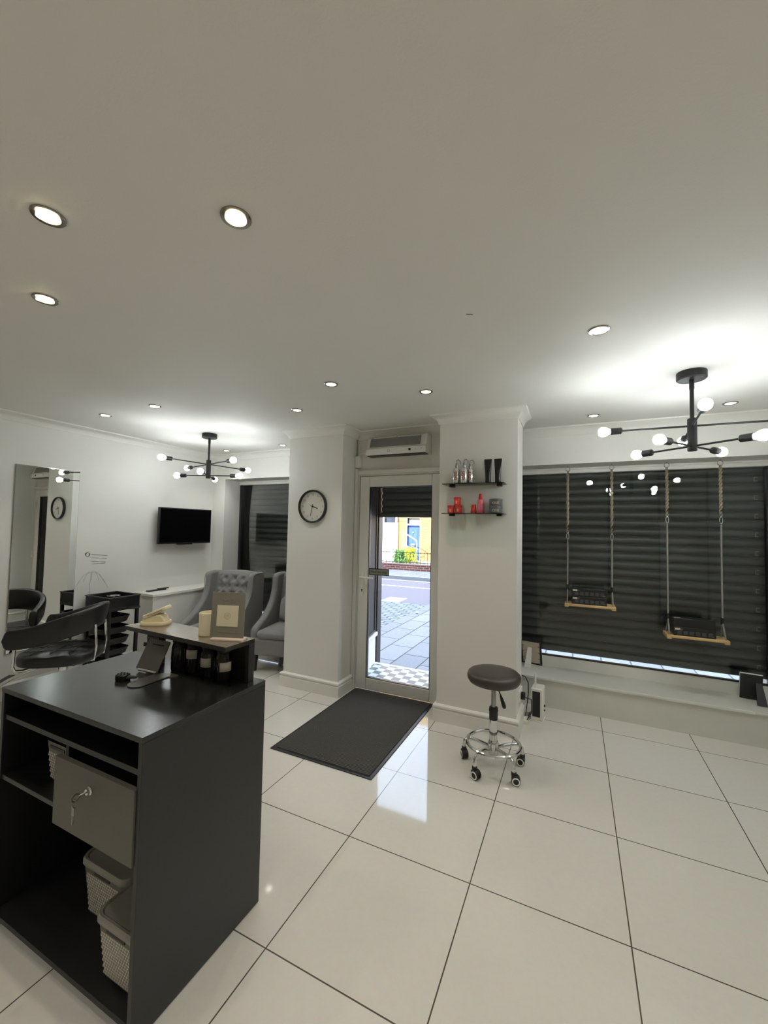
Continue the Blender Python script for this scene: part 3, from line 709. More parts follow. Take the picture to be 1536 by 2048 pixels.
for k in range(5):
    a = math.radians(-42 + 72 * k); c, s = math.cos(a), math.sin(a)
    lg = M().tube([(c * d, s * d, z) for d, z in ((.03, .125), (.10, .135), (.150, .138), (.176, .130), (.192, .110), (.197, .085), (.197, .068))], .0115, 10).obj('leg', CHROME, st)
    T = Matrix.Translation((c * .197, s * .197, 0)) @ Matrix.Rotation(a + (.9, 2.6, .4, 2.2, 1.5)[k], 4, 'Z')
    cs = M().lathe([(0, .052), (.016, .052), (.016, .070), (.012, .074), (0, .074)], 16, T).obj('castor', BLKPL, lg)
    for sd in (-1, 1):
        T2 = T @ Matrix.Translation((.012, sd * .0145, .0265)) @ Matrix.Rotation(PI / 2 * -sd, 4, 'X')
        M().lathe([(0, -.010), (.0262, -.010), (.0265, .004), (.024, .007), (0, .007)], 24, T2).obj('wheel', BLKPL, cs)
        M().lathe([(.0165, .0065), (.0235, .0065), (.023, .0095), (.017, .0095)], 24, T2, ring=True).obj('wheel_trim', WHPL, cs)
    pr = [(-.012, .030), (.036, .030), (.034, .045), (.02, .056), (-.004, .058), (-.014, .048)]
    M().prism(pr, 'y', -.020, .020, T).obj('castor_hood', BLKPL, cs, bevel=.003)

# ================================================================== FAN HEATER, SOCKET, CABLES
fh = thing('fan_heater', 'small white upright fan heater with black grille on floor by right pillar', 'heater', (.735, 1.80, 0), math.radians(-4))
pr = rrect(-.046, .046, .006, .258, .012)
M().prism(pr, 'y', -.065, .065).obj('casing', WHPL, fh, bevel=.006)
M().box(-.034, .026, -.0675, -.064, .035, .235).obj('grille', BLACKF, fh, bevel=.002)
M().box(-.05, .05, -.07, .07, 0, .0065).obj('base', WHPL, fh, bevel=.002)
M().tube([(-.022 + .010 * math.cos(PI * i / 12), -.045 + .09 * i / 12, .252 + .105 * math.sin(PI * i / 12) ** .7) for i in range(13)], .0045, 8).obj('handle', WHPL, fh)
for z, q in ((.11, .009), (.075, .007)): M().cyl((.045, .0, z), (.056, .0, z), q).obj('knob', BLACKF, fh)
sk = thing('wall_socket', 'white socket with black plug on the side of the right pillar', 'socket', (.615, 1.60, .20))
M().box(0, .012, -.073, .073, 0, .086).obj('faceplate', WHPL, sk, bevel=.003)
M().box(.012, .045, -.05, -.01, .02, .07).obj('plug', BLKPL, sk, bevel=.006)
tag(M().tube([(.655, 1.57, .235), (.70, 1.62, .21), (.70, 1.64, .10), (.665, 1.66, .03), (.66, 1.78, .006), (.668, 1.88, .006), (.72, 1.90, .006)], .004, 8).obj('power_cable', BLKPL), 'black power cable looping from the socket to the fan heater', 'cable')
tag(M().tube([(.622, 1.69, .36), (.64, 1.74, .34), (.655, 1.84, .26), (.65, 1.90, .15), (.64, 1.86, .03), (.64, 1.76, .006)], .004, 8).obj('mains_lead', BLKPL), 'thin black lead hanging down the pillar behind the fan heater', 'cable')
tag(M().box(.635, .67, 1.64, 1.73, .0, .03).obj('plug_adapter', WHPL, bevel=.005), 'small white plug block on the floor left of the fan heater', 'adapter')

# ================================================================== PHOTO FRAMES ON THE SEAT
def pframe(label, loc, rz, w, h, edge, back, strut, lean, sdir, e=.016):
    t = thing('photo_frame', label, 'photo frame', loc, rz)
    T = Matrix.Rotation(lean, 4, 'X')
    M().box(-w, -w + e, -.009, .009, 0, h, T).box(w - e, w, -.009, .009, 0, h, T).box(-w + e, w - e, -.009, .009, 0, e, T).box(-w + e, w - e, -.009, .009, h - e, h, T).obj('frame', edge, t, bevel=.002)
    if e > .01: M().box(-w + e, w - e, -.006, .004, e, h - e, T).obj('backboard', back, t)
    else: M().box(-w + .0015, w, -.0105, -.0091, 0, h - .0015, T).obj('backboard', back, t)
    top = T @ Vector((sdir, -.009, h * .70))
    y1 = -.135
    M().add([(top.x - .018, top.y, top.z), (top.x + .018, top.y, top.z), (top.x + .030, y1, .0), (top.x - .030, y1, .0), (top.x - .018, top.y + .01, top.z), (top.x + .018, top.y + .01, top.z), (top.x + .030, y1 + .016, 0), (top.x - .030, y1 + .016, 0)],
            [(0, 1, 2, 3), (7, 6, 5, 4), (0, 3, 7, 4), (1, 5, 6, 2), (0, 4, 5, 1), (3, 2, 6, 7)]).obj('strut', strut, t)
    mm = M()
    for z in (.25, .5, .75): mm.box(w - .030, w - .014, -.0095, -.008, h * z, h * z + .004, T).box(-w + .014, -w + .030, -.0095, -.008, h * z, h * z + .004, T)
    mm.obj('clip', BLKMET, t)
pframe('black edged photo frame seen from its cream back, left end of window seat', (.635, 2.385, .257), math.radians(-8), .095, .245, BLACKF, CREAMBK, WHPL, math.radians(14), -.01)
pframe('white edged photo frame with black back at right end of window seat', (2.248, 2.335, .257), math.radians(-6), .068, .205, WHPL, BLACKF, BLKPL, math.radians(11), .045, .007)

# ================================================================== SWINGS WITH BOXES
def swing(label, x0, x1, z, zc, y=2.25):
    xc = (x0 + x1) / 2; L = (x1 - x0) / 2
    t = thing('rope_swing', label, 'swing', (xc, y, z), group='rope swing shelves in the right window')
    M().box(-L - .02, L + .02, -.085, .085, -.02, 0).obj('seat_board', PINE, t, bevel=.004)
    for s in (-1, 1):
        M().box(s * (L + .003) - .016, s * (L + .003) + .016, -.088, .088, -.030, -.020).obj('cleat', PINE, t, bevel=.003)
        rp = M().tube([(s * (L), -.06, .0), (s * (L - .003), -.03, .07), (s * (L - .004), 0, .13), (s * (L - .004), 0, zc - z)], .006, 8).tube([(s * L, .06, .0), (s * (L - .003), .03, .07), (s * (L - .004), 0, .13)], .005, 8).obj('rope', ROPE, t)
        M().cyl((s * (L - .004), 0, .11), (s * (L - .004), 0, .16), .012, n=10).obj('clamp', BLKPL, rp)
        X = s * (L - .004); zt = 2.128 - z; zb = zc - z
        # doubled twisted rope up to the ring
        mm = M()
        for ph in (0, PI):
            pts = []
            for i in range(61):
                u = i / 60; zz = zb + .08 + (zt - .045 - zb - .08) * u; r = .0065
                pts.append((X + r * math.cos(u * 40 + ph), r * math.sin(u * 40 + ph), zz))
            mm.tube(pts, .0065, 6)
        ur = mm.obj('hanging_rope', ROPED, t)
        M().cyl((X + .006, 0, zb + .09), (X + .006, 0, zb + .135), .011, n=10).obj('rope_clamp', BLKPL, ur)
        lk = [(X + .010 * math.cos(a), 0, zb + .035 + .028 * math.sin(a)) for a in [2 * PI * i / 20 for i in range(20)]]
        M().tube(lk, .003, 6, closed=True).tube([(X + .008 * math.cos(a), .003, zb + .085 + .022 * math.sin(a)) for a in [2 * PI * i / 16 for i in range(16)]], .0025, 6, closed=True).obj('carabiner', CHROME, t)
        M().tube([(X + .018 * math.cos(a), 0, zt - .025 + .018 * math.sin(a)) for a in [2 * PI * i / 18 for i in range(18)]], .003, 6, closed=True).cyl((X, 0, zt - .01), (X, 0, zt + .006), .004, n=8).obj('ring', CHROME, t)
    return t
swing('higher left rope swing shelf with two black boxes', .945, 1.305, .895, 1.455)
swing('lower right rope swing shelf with two black boxes', 1.70, 2.065, .715, 1.61)
def pbox(label, loc, rz, back=False, w=.138, h=.068):
    t = thing('product_box', label, 'box', loc, rz, group='black boxes on the swing shelves')
    M().box(-w, w, -.05, .05, 0, h).obj('carton', BLKTUBE, t, bevel=.003)
    if back:
        M().box(-w + .01, -w + .05, -.03, -.012, h, h + .0006).obj('label', LABELW, t)
        return
    M().box(-w + .010, -w + .046, -.0507, -.050, h - .024, h - .009).obj('label', LABELW, t)
    M().box(-w + .050, -w + .064, -.0507, -.050, h - .018, h - .013).box(w - .03, w - .012, -.0507, -.05, .012, .016).obj('small_print', GREYINK, t)
    sq = M()
    for i in range(6): sq.box(-w + .015 + i * .040 + .012, -w + .015 + i * .040 + .040, -.0507, -.050, .010, .040)
    sq.obj('picture_row', mat('dark_picture', (62, 62, 64), .4), t)
pbox('lower black box of the stack on the left swing', (1.120, 2.235, .8952), 0)
pbox('upper black box of the stack on the left swing', (1.120, 2.238, .9634), 0)
pbox('lower black box of the stack on the right swing', (1.866, 2.235, .7152), 0)
pbox('upper black box with plain side on the right swing stack', (1.864, 2.240, .7834), .02, True)

# ================================================================== RECEPTION DESK
DX0, DX1, DY0, DY1, DZ = -.978, -.150, -1.002, -.472, .887
dk = thing('reception_desk', 'black reception desk with open shelves in the left foreground', 'desk', ((DX0 + DX1) / 2, (DY0 + DY1) / 2, 0))
cx, cyy = (DX0 + DX1) / 2, (DY0 + DY1) / 2
def D(x0, x1, y0, y1, z0, z1): return M().box(x0 - cx, x1 - cx, y0 - cyy, y1 - cyy, z0, z1)
D(DX0, DX1, DY0, DY1, DZ - .018, DZ).obj('desk_top', DESKTOP, dk, bevel=.0012)
D(DX1 - .018, DX1, DY0 + .002, DY1, 0.004, DZ - .0185).obj('side_panel', DESK, dk, bevel=.001)
D(DX0, DX0 + .018, DY0 + .002, DY1, 0.004, DZ - .0185).obj('side_panel', DESK, dk, bevel=.001)
D(DX0 + .0185, DX1 - .0185, DY1 - .02, DY1 - .004, .05, DZ - .0185).obj('back_panel', DESKIN, dk)
D(DX0 + .0185, DX1 - .0185, DY0 + .004, DY1 - .0205, .045, .063).obj('bottom_shelf', DESKIN, dk, bevel=.001)
D(DX0 + .0185, DX1 - .0185, DY0 + .03, DY0 + .05, .004, .0445).obj('plinth', DESK, dk)
D(DX0 + .0185, DX1 - .0185, DY0 + .008, DY1 - .0205, .768, .786).obj('shelf', DESK, dk, bevel=.001)
D(DX0 + .0185, -.592, DY0 + .008, DY1 - .0205, .545, .562).obj('shelf', DESK, dk, bevel=.001)
D(-.592, -.575, DY0 + .03, DY1 - .0205, .50, .7675).obj('divider', DESKIN, dk)
dw = D(-.588, -.170, DY0 - .004, DY0 + .014, .508, .730).obj('drawer', DRAWG, dk, bevel=.001)
D(-.57, -.172, DY0 + .0145, DY1 - .06, .515, .70).obj('drawer_box', DESKIN, dw)
lx, lz = -.385 - cx, .672; ly = DY0 - .004 - cyy
M().lathe([(0, 0), (.013, 0), (.0135, .003), (.010, .006), (.009, .012), (0, .012)], 24, Matrix.Translation((lx, ly, lz)) @ RXm).obj('lock', CHROME, dw)
ky = M().tube([(lx, ly - .012, lz), (lx - .004, ly - .030, lz - .002)], .003, 8).lathe([(.0085, -.0012), (.013, -.0012), (.013, .0012), (.0085, .0012)], 18, Matrix.Translation((lx - .006, ly - .038, lz - .003)) @ Matrix.Rotation(PI / 2, 4, 'Y'), ring=True)
ky.tube([(lx - .006 + .012 * math.cos(a), ly - .042, lz - .018 + .013 * math.sin(a)) for a in [2 * PI * i / 18 for i in range(18)]], .0012, 6, closed=True)
ky.box(lx - .014, lx - .004, ly - .044, ly - .042, lz - .055, lz - .028).box(lx - .011, lx - .007, ly - .044, ly - .042, lz - .082, lz - .055).box(lx - .004, lx + .005, ly - .046, ly - .0445, lz - .05, lz - .028).box(lx - .001, lx + .002, ly - .046, ly - .0445, lz - .072, lz - .05)
ky.obj('keys', STEEL, dw)

def basket(label, loc, rz, w, d, h, lid=True):
    t = thing('storage_basket', label, 'basket', loc, rz, group='grey woven baskets in the desk')
    def ring(k, z, r): return [(x, y, z) for x, y in rrect(-w * k, w * k, -d * k, d * k, r * k, 4)]
    rows = [ring(.80, 0, .03), ring(.84, .006, .03), ring(.97, h - .03, .035), ring(.98, h - .012, .035)]
    mm = M().grid(rows, close_u=True); n = len(rows[0]); mm.f += [tuple(range(n))]
    if lid: mm.f += [tuple(range(len(mm.v) - 1, len(mm.v) - n - 1, -1))]
    for face in range(2):
        wv = M()
        L = w if face == 0 else d
        nx = int(L * 2 * .68 / .0105); nz = int((h - .05) / .0105)
        for i in range(nx):
            for j in range(nz):
                zc = .016 + j * .0105; k = .84 + .13 * (zc - .006) / (h - .036)
                u = (-.68 + 1.36 * (i + .5 * (j % 2)) / nx)
                if face == 0: c = (u * w, -d * k, zc); dx, dy = (.0040, .0012)
                else: c = (w * k, u * d, zc); dx, dy = (.0012, .0040)
                wv.box(c[0] - dx, c[0] + dx, c[1] - dy, c[1] + dy, c[2] - .0034, c[2] + .0034)
        wv.obj('weave', BASK, t)
    mm.obj('body', mat('grey_basket_core', (96, 93, 84), .6), t)
    M().box(-.045, .045, -d * .975 - .002, -d * .94, h - .034, h - .024).obj('grip_slot', BLACKF, t)
    if lid:
        rows = [ring(1.0, h - .022, .036), ring(1.02, h - .018, .036), ring(1.02, h - .004, .036), ring(.985, h + .004, .036), ring(.93, h + .004, .036), ring(.90, h - .001, .036)]
        mm = M().grid(rows, close_u=True); mm.f += [tuple(range(len(mm.v) - 1, len(mm.v) - n - 1, -1)), tuple(range(n))]
        mm.obj('lid', BASKL, t)
basket('lidded grey woven basket standing furthest in on the desk bottom shelf', (-.545, -.745, .0632), math.radians(0), .135, .115, .20)
basket('lidded grey woven basket at the front right of the desk bottom shelf', (-.285, -.835, .0632), 0, .112, .135, .20)
basket('grey woven basket on the middle shelf left of the desk drawer', (-.692, -.83, .5622), 0, .092, .12, .165, False)

# raised counter shelf on the desk
rs = thing('counter_shelf', 'raised black shelf standing on the back of the reception desk', 'shelf', (-.512, -.566, DZ + .0003), math.radians(-2.5))
M().box(-.325, .325, -.075, .075, .155, .173).obj('shelf_top', mat('grey_brown_top', (128, 120, 108), .2, var=.15, scale=50), rs, bevel=.001)
M().box(-.325, .325, -.0755, .0755, .1545, .1725).obj('shelf_edge', DESK, rs, bevel=.001)
M().box(.305, .325, .045, .075, .0, .154).obj('leg_panel', DESK, rs, bevel=.001)
M().box(-.165, .304, .056, .072, .0, .154).obj('back_panel', DESKIN, rs, bevel=.001)
TOPZ = DZ + .1735
cr = thing('card_reader', 'cream card reader in its dock at left end of the raised shelf', 'card reader', (-.742, -.545, TOPZ), math.radians(28))
rows = [[(x * k, y * k, z) for x, y in rrect(-.062, .062, -.045, .045, .03, 5)] for k, z in ((.96, 0), (1.0, .004), (1.0, .012), (.94, .018))]
mm = M().grid(rows, close_u=True); n = len(rows[0]); mm.f += [tuple(range(n)), tuple(range(len(mm.v) - 1, len(mm.v) - n - 1, -1))]
dkb = mm.obj('dock', CREAMPL, cr)
M().prism([(-.052, .016), (.052, .016), (.040, .042), (.030, .050), (-.030, .046), (-.046, .034)], 'y', -.030, .030).obj('cradle', CREAMPL, cr, bevel=.006)
T = Matrix.Translation((.004, 0, .058)) @ Matrix.Rotation(math.radians(-24), 4, 'Y')
M().prism(rrect(-.056, .056, -.034, .034, .012), 'z', -.009, .009, T).obj('terminal', CREAMPL, cr, bevel=.004)
M().box(-.030, .040, -.0348, -.0338, -.002, .0005, T).obj('card_slot', GREYINK, cr)
cn = thing('candle', 'large plain cream candle in a cylinder next to the grey sign', 'candle', (-.392, -.560, TOPZ))
M().lathe([(0, 0), (.034, 0), (.037, .003), (.037, .094), (.0345, .096), (.033, .092), (.033, .080), (0, .080)], 40).obj('cylinder', CANDLE, cn)
M().cyl((0, 0, .08), (0, 0, .088), .0015, n=6).obj('wick', BLKINK, cn)
sn = thing('counter_sign', 'grey sign card with a cream square panel on a pale pink base', 'sign', (-.262, -.575, TOPZ), math.radians(20))
M().box(-.064, .072, -.024, .022, 0, .009).obj('base_block', PINKWH, sn, bevel=.002)
T = Matrix.Translation((-.006, 0.0, .009)) @ Matrix.Rotation(math.radians(-4), 4, 'X')
M().box(-.070, .070, -.003, .003, 0, .180, T).obj('card', GREYCARD, sn)
M().box(-.045, .045, -.0042, -.003, .044, .128, T).obj('cream_panel', CREAMCARD, sn)
M().lathe([(.0124, 0), (.0132, 0), (.0132, .0005), (.0124, .0005)], 24, T @ Matrix.Translation((0, -.0043, .086)) @ RXm, ring=True).lathe([(.006, 0), (.0068, 0), (.0068, .0005), (.006, .0005)], 24, T @ Matrix.Translation((0, -.0043, .086)) @ RXm, ring=True).ball((T @ Vector((0, -.0043, .086)))[:], .0015, 8, 4).obj('ring_emblem', mat('taupe_print', (150, 142, 122), .6), sn)
pts = [T @ Vector((-.030 + .06 * i / 50, -.0036, .152 + .003 * math.sin(i * .9) + .002 * math.sin(i * .33))) for i in range(51)]
M().tube(pts, .0006, 4).obj('script_line', mat('pale_script', (150, 147, 136), .6), sn)
pts = [T @ Vector((-.035 + .07 * i / 60, -.0036, .022 + .0015 * math.sin(i * 1.3))) for i in range(61)]
M().tube(pts, .0009, 4).obj('caption_line', mat('pale_script', (150, 147, 136), .6), sn)

# jars standing under the raised shelf
def jar(label, x, y, rz, lab, lz):
    t = thing('glass_jar', label, 'jar', (x, y, DZ + .0005), rz, group='glass jars under the raised shelf')
    M().lathe([(0, 0), (.028, 0), (.032, .006), (.033, .05), (.031, .10), (.026, .118), (.024, .122)], 28).obj('glass', JGLASS, t)
    M().lathe([(0, .1225), (.027, .1225), (.028, .126), (.028, .138), (.026, .140), (0, .140)], 28).obj('lid', BLKMET, t)
    mm = M()
    for k in range(26):
        a = random.uniform(0, 2 * PI); r = .021 * math.sqrt(random.random())
        mm.tube([(r * math.cos(a), r * math.sin(a), .006), (r * math.cos(a + .3), r * math.sin(a + .3), random.uniform(.05, .10))], .0022, 5)
    mm.obj('contents', DARKWOOD, t)
    if lab:
        rows = [[(.0337 * math.sin(a), -.0337 * math.cos(a), z) for a in [-.75 + 1.5 * i / 10 for i in range(11)]] for z in (lz, lz + .036)]
        mm = M().grid(rows)
        o = mm.obj('label', LABELW, t); s = o.modifiers.new('solid', 'SOLIDIFY'); s.thickness = .0006
jar('unlabelled dark glass jar at the left under the raised shelf', -.560, -.560, 0, False, 0)
jar('glass jar with a high cream label, second from left under the raised shelf', -.464, -.563, .45, True, .072)
jar('glass jar with a wide low label, second from right under the raised shelf', -.374, -.566, .35, True, .052)
jar('glass jar with its label turned right, rightmost under the raised shelf', -.284, -.570, 1.05, True, .050)
ol = thing('oval_plate', 'flat oval grey plate lying beneath the labelled jars', 'stand', (-.535, -.628, DZ + .0005), math.radians(12))
M().prism([(.045 * math.cos(a), .020 * math.sin(a)) for a in [2 * PI * i / 28 for i in range(28)]], 'z', 0, .003).obj('foot', mat('plate_grey', (96, 96, 94), .35, metal=.5), ol)  # plain flat grey oval on the desk top
rk = thing('small_rack', 'small black clip rack under the left end of raised shelf', 'rack', (-.730, -.548, DZ + .0005), math.radians(6))
M().box(-.035, .035, -.02, .02, 0, .085).box(-.045, .045, -.03, -.018, .078, .096).obj('body', BLKPL, rk, bevel=.002)
mm = M()
for i in range(6): mm.tube([(-.030 + i * .012 + .005 * math.cos(a), -.0205, .112 + .009 * math.sin(a)) for a in [PI * k / 8 for k in range(9)]], .0012, 5)
mm.obj('clip', STEEL, rk)
M().box(-.035, .035, -.02, .02, .0855, .152).obj('top_block', BLKPL, rk, bevel=.002)

# tablet stand
GST = mat('satin_grey_metal', (104, 103, 100), .38, metal=.7, var=.05)
ts = thing('tablet_stand', 'satin grey metal tablet stand on the desk top', 'stand', (-.636, -.668, DZ + .0005), math.radians(2))
foot = [(-.05, .03), (.05, .03)] + [(.05 - .01 * 0, -.04)] + [(.05 * math.cos(a), -.10 + .055 * math.sin(a)) for a in [-PI * i / 14 for i in range(15)]] + [(-.05, -.04)]
foot = [(.120, .03), (.040, .03), (.040, -.08)] + [(.078 - .038 * math.cos(a), -.08 - .038 * math.sin(a)) for a in [PI * i / 16 for i in range(1, 16)]] + [(.116, -.08)]
M().prism(foot, 'z', 0, .004).obj('foot', GST, ts, bevel=.001)
T = Matrix.Translation((0, .015, .012)) @ Matrix.Rotation(math.radians(-28), 4, 'X')
M().prism(rrect(-.070, .062, -.0, .128, .006), 'y', -.002, .002, T).obj('rest_plate', GST, ts)
M().box(-.034, .034, -.0026, -.002, .104, .110, T).obj('slot', BLKINK, ts)
M().tube([(0, .03, .003), (0, .075, .02), (0, .088, .07), (0, .075, .115)], .012, 10, flat=.35).obj('neck', CHROME, ts)
M().tube([(-.055, .018, .010), (.055, .018, .010)], .007, 10).obj('hinge', CHROME, ts)
sc = thing('hand_device', 'black handheld gadget with loop lying on the desk before tablet stand', 'gadget', (-.624, -.738, DZ + .0005), math.radians(14))
M().prism(rrect(-.055, -.005, -.020, .020, .012), 'z', 0, .024).obj('head', BLKPL, sc, bevel=.004)
mm = M()
for i in range(3):
    for j in range(2): mm.ball((-.045 + i * .014, -.008 + j * .016, .024), .0045, 8, 4)
mm.obj('button', BLACKF, sc)
M().tube([(-.008, 0, .012), (.012, .006, .013), (.026, .008, .012)], [.012, .009, .007], 10, flat=.7).obj('grip', BLKPL, sc)

# ================================================================== SALON CHAIR
ch = thing('salon_chair', 'black vinyl salon chair with curved wrap back in front of the mirror', 'chair', (-2.87, .17, 0), math.radians(-50))
def pad(rx, ry, z0, z1, dome):
    rows = []
    N = 40
    prof = [(.90, z0), (.98, z0 + .012), (1.0, z0 + .035), (1.0, z1 - .03), (.97, z1 - .010), (.90, z1), (.7, z1 + dome * .5), (.4, z1 + dome * .8), (.05, z1 + dome)]
    for k, z in prof:
        r = []
        for i in range(N):
            a = 2 * PI * i / N; ca, sa = math.cos(a), math.sin(a)
            e = 2 / 2.9
            x = rx * k * math.copysign(abs(ca) ** e, ca); y = ry * k * math.copysign(abs(sa) ** e, sa)
            dz = 0
            if k < .95 and z > z1 - .02: dz = -.012 * (abs(math.sin(x * 22)) ** .25 * abs(math.sin(y * 22)) ** .25 < .62)
            r.append((x, y, z + dz))
        rows.append(r)
    mm = M().grid(rows, close_u=True); n = N
    mm.f += [tuple(range(n)), tuple(range(len(mm.v) - 1, len(mm.v) - n - 1, -1))]
    return mm
pad(.275, .275, .385, .478, .012).obj('seat', VINYL, ch, angle=60)
# quilting seams
mm = M()
for k in (-1, 0, 1):
    mm.tube([(k * .13, y, .4885 - abs(y) * .02) for y in [-.22 + .44 * i / 12 for i in range(13)]], .003, 5).tube([(y, k * .13, .4885 - abs(y) * .02) for y in [-.22 + .44 * i / 12 for i in range(13)]], .003, 5)
mm.obj('seat_seam', BLKPL, ch)
# wrap-round back and arms: one upholstered band, low at the arm ends and high at the back
rows = []; NB = 110
for i in range(NB + 1):
    u = -1 + 2 * i / NB; s = abs(u)
    if s < .62:
        a = u / .62 * (PI / 2); px, py = .285 * math.sin(a), -.02 + .285 * math.cos(a); nx, ny = math.sin(a), math.cos(a)
    else:
        e = (s - .62) / .38; px, py = math.copysign(.285 + .012 * e, u), -.02 - .245 * e; nx, ny = math.copysign(1, u), 0
    b = .5 + .5 * math.cos(PI * min(1, s / .92))
    top = .700 + .145 * b ** .85; bot = .550 + .095 * b
    if s > .95:
        q = (s - .95) / .05; mid = (top + bot) / 2; k = math.sqrt(max(.02, 1 - q * q)); top = mid + (top - mid) * k; bot = mid + (bot - mid) * k
    h = (top - bot) / 2; mid = (top + bot) / 2; th = .030
    flare = .035 * b
    r = []
    for j in range(18):
        a = 2 * PI * j / 18; ca, sa = math.cos(a), math.sin(a); e = .55
        o_ = th * math.copysign(abs(ca) ** e, ca); z = mid + h * math.copysign(abs(sa) ** e, sa)
        o2 = o_ + flare * (z - mid) / max(h, .01) * .6
        r.append((px + nx * o2, py + ny * o2, z))
    rows.append(r)
mm = M().grid(rows, close_u=True); n = 18; mm.f += [tuple(range(n)), tuple(range(len(mm.v) - 1, len(mm.v) - n - 1, -1))]
mm.obj('wrap_back', VINYL, ch, angle=70)
mm = M()
for s in (-1, 1):
    M().tube([(s * .290, -.20, .57), (s * .290, -.205, .42), (s * .280, -.195, .385), (s * .24, -.17, .372), (s * .10, -.09, .370)], .011, 10).obj('arm_support', CHROME, ch)
    M().tube([(s * .10, .262, .68), (s * .10, .275, .50), (s * .10, .26, .39), (s * .10, .12, .37)], .010, 10).obj('back_support', CHROME, ch)
M().box(-.14, .14, -.14, .14, .358, .384).obj('seat_pan', BLKMET, ch)
M().lathe([(0, .0), (.27, 0), (.275, .008), (.25, .018), (.10, .030), (.05, .045), (.045, .20), (.032, .21), (.032, .358), (0, .358)], 40).obj('pedestal', CHROME, ch)
M().tube([(-.13, -.12, .36), (-.14, -.30, .28), (-.15, -.42, .20), (.15, -.42, .20), (.14, -.30, .28), (.13, -.12, .36)], .012, 10).obj('footrest', CHROME, ch)
M().box(-.16, .16, -.46, -.39, .205, .225).obj('foot_pad', BLKPL, ch, bevel=.006)

# ================================================================== TROLLEY
tr = thing('salon_trolley', 'black plastic salon trolley of open trays beside the low ledge', 'trolley', (-3.165, .735, 0))
w, dd = .172, .135
mm = M()
for sx_ in (-1, 1):
    for sy in (-1, 1): mm.box(sx_ * w - .014, sx_ * w + .014, sy * dd - .014, sy * dd + .014, .07, .745)
mm.obj('frame', BLKPL, tr, bevel=.003)
M().box(-w - .016, w + .016, -dd - .016, dd + .016, .680, .705).box(-w - .016, -w - .006, -dd - .016, dd + .016, .705, .812).box(w + .006, w + .016, -dd - .016, dd + .016, .705, .812).box(-w - .006, w + .006, -dd - .016, -dd - .006, .705, .812).box(-w - .006, w + .006, dd + .006, dd + .016, .705, .812).obj('top_tray', BLKPL, tr, bevel=.003)
M().box(-w - .020, w + .020, -dd - .022, -dd - .008, .804, .815).box(-w - .020, w + .020, dd + .008, dd + .022, .804, .815).box(-w - .022, -w - .008, -dd - .008, dd + .008, .804, .815).box(w + .008, w + .022, -dd - .008, dd + .008, .804, .815).obj('tray_rim', mat('worn_black_rim', (62, 62, 60), .35), tr, bevel=.002)
for i in range(5):
    z = .14 + i * .103
    rows = [[(x * k, y * k - .02, z + h) for x, y in rrect(-.154, .154, -.145, .118, .05, 5)] for k, h in ((.80, 0), (.88, .008), (1.0, .060), (1.03, .066), (1.0, .066), (.96, .060), (.86, .014), (.02, .012))]
    g = M().grid(rows, close_u=True); n = len(rows[0]); g.f += [tuple(range(n))]
    g.obj('drawer', BLKPL, tr)
for sx_ in (-1, 1):
    for sy in (-1, 1):
        M().cyl((sx_ * w - .012, sy * dd, .03), (sx_ * w + .012, sy * dd, .03), .03).cyl((sx_ * w, sy * dd, .03), (sx_ * w, sy * dd, .07), .012).obj('castor', BLKPL, tr)
M().lathe([(0, 0), (.05, 0), (.056, .012), (.052, .014), (0, .006)], 24, Matrix.Translation((w + .07, .06, .695))).box(w + .01, w + .04, .045, .075, .69, .703).obj('side_holder', BLKPL, tr)
ds = tag(M().lathe([(.0, .0), (.045, 0), (.058, .010), (.060, .022), (.056, .022), (.050, .010), (.02, .006), (.012, .016), (.0, .018)], 32).obj('steel_dish', CHROME), 'small round silver dish in the top tray of the black trolley', 'dish')
ds.location = (-3.20, .76, .7755)
bx = tag(M().box(-.07, .07, -.05, .05, 0, .069).obj('black_case', BLKTUBE, bevel=.006), 'black case under the silver dish in the trolley top tray', 'case'); bx.location = (-3.20, .76, .7055)
lt = tag(M().prism(rrect(-.03, .03, -.11, .11, .01), 'z', 0, .012).prism(rrect(-.022, .022, .02, .15, .01), 'z', .012, .022).obj('remote_control', BLKPL, bevel=.002), 'black remote controls lying on the low ledge by the trolley', 'remote control'); lt.location = (-3.31, 1.30, .7685)

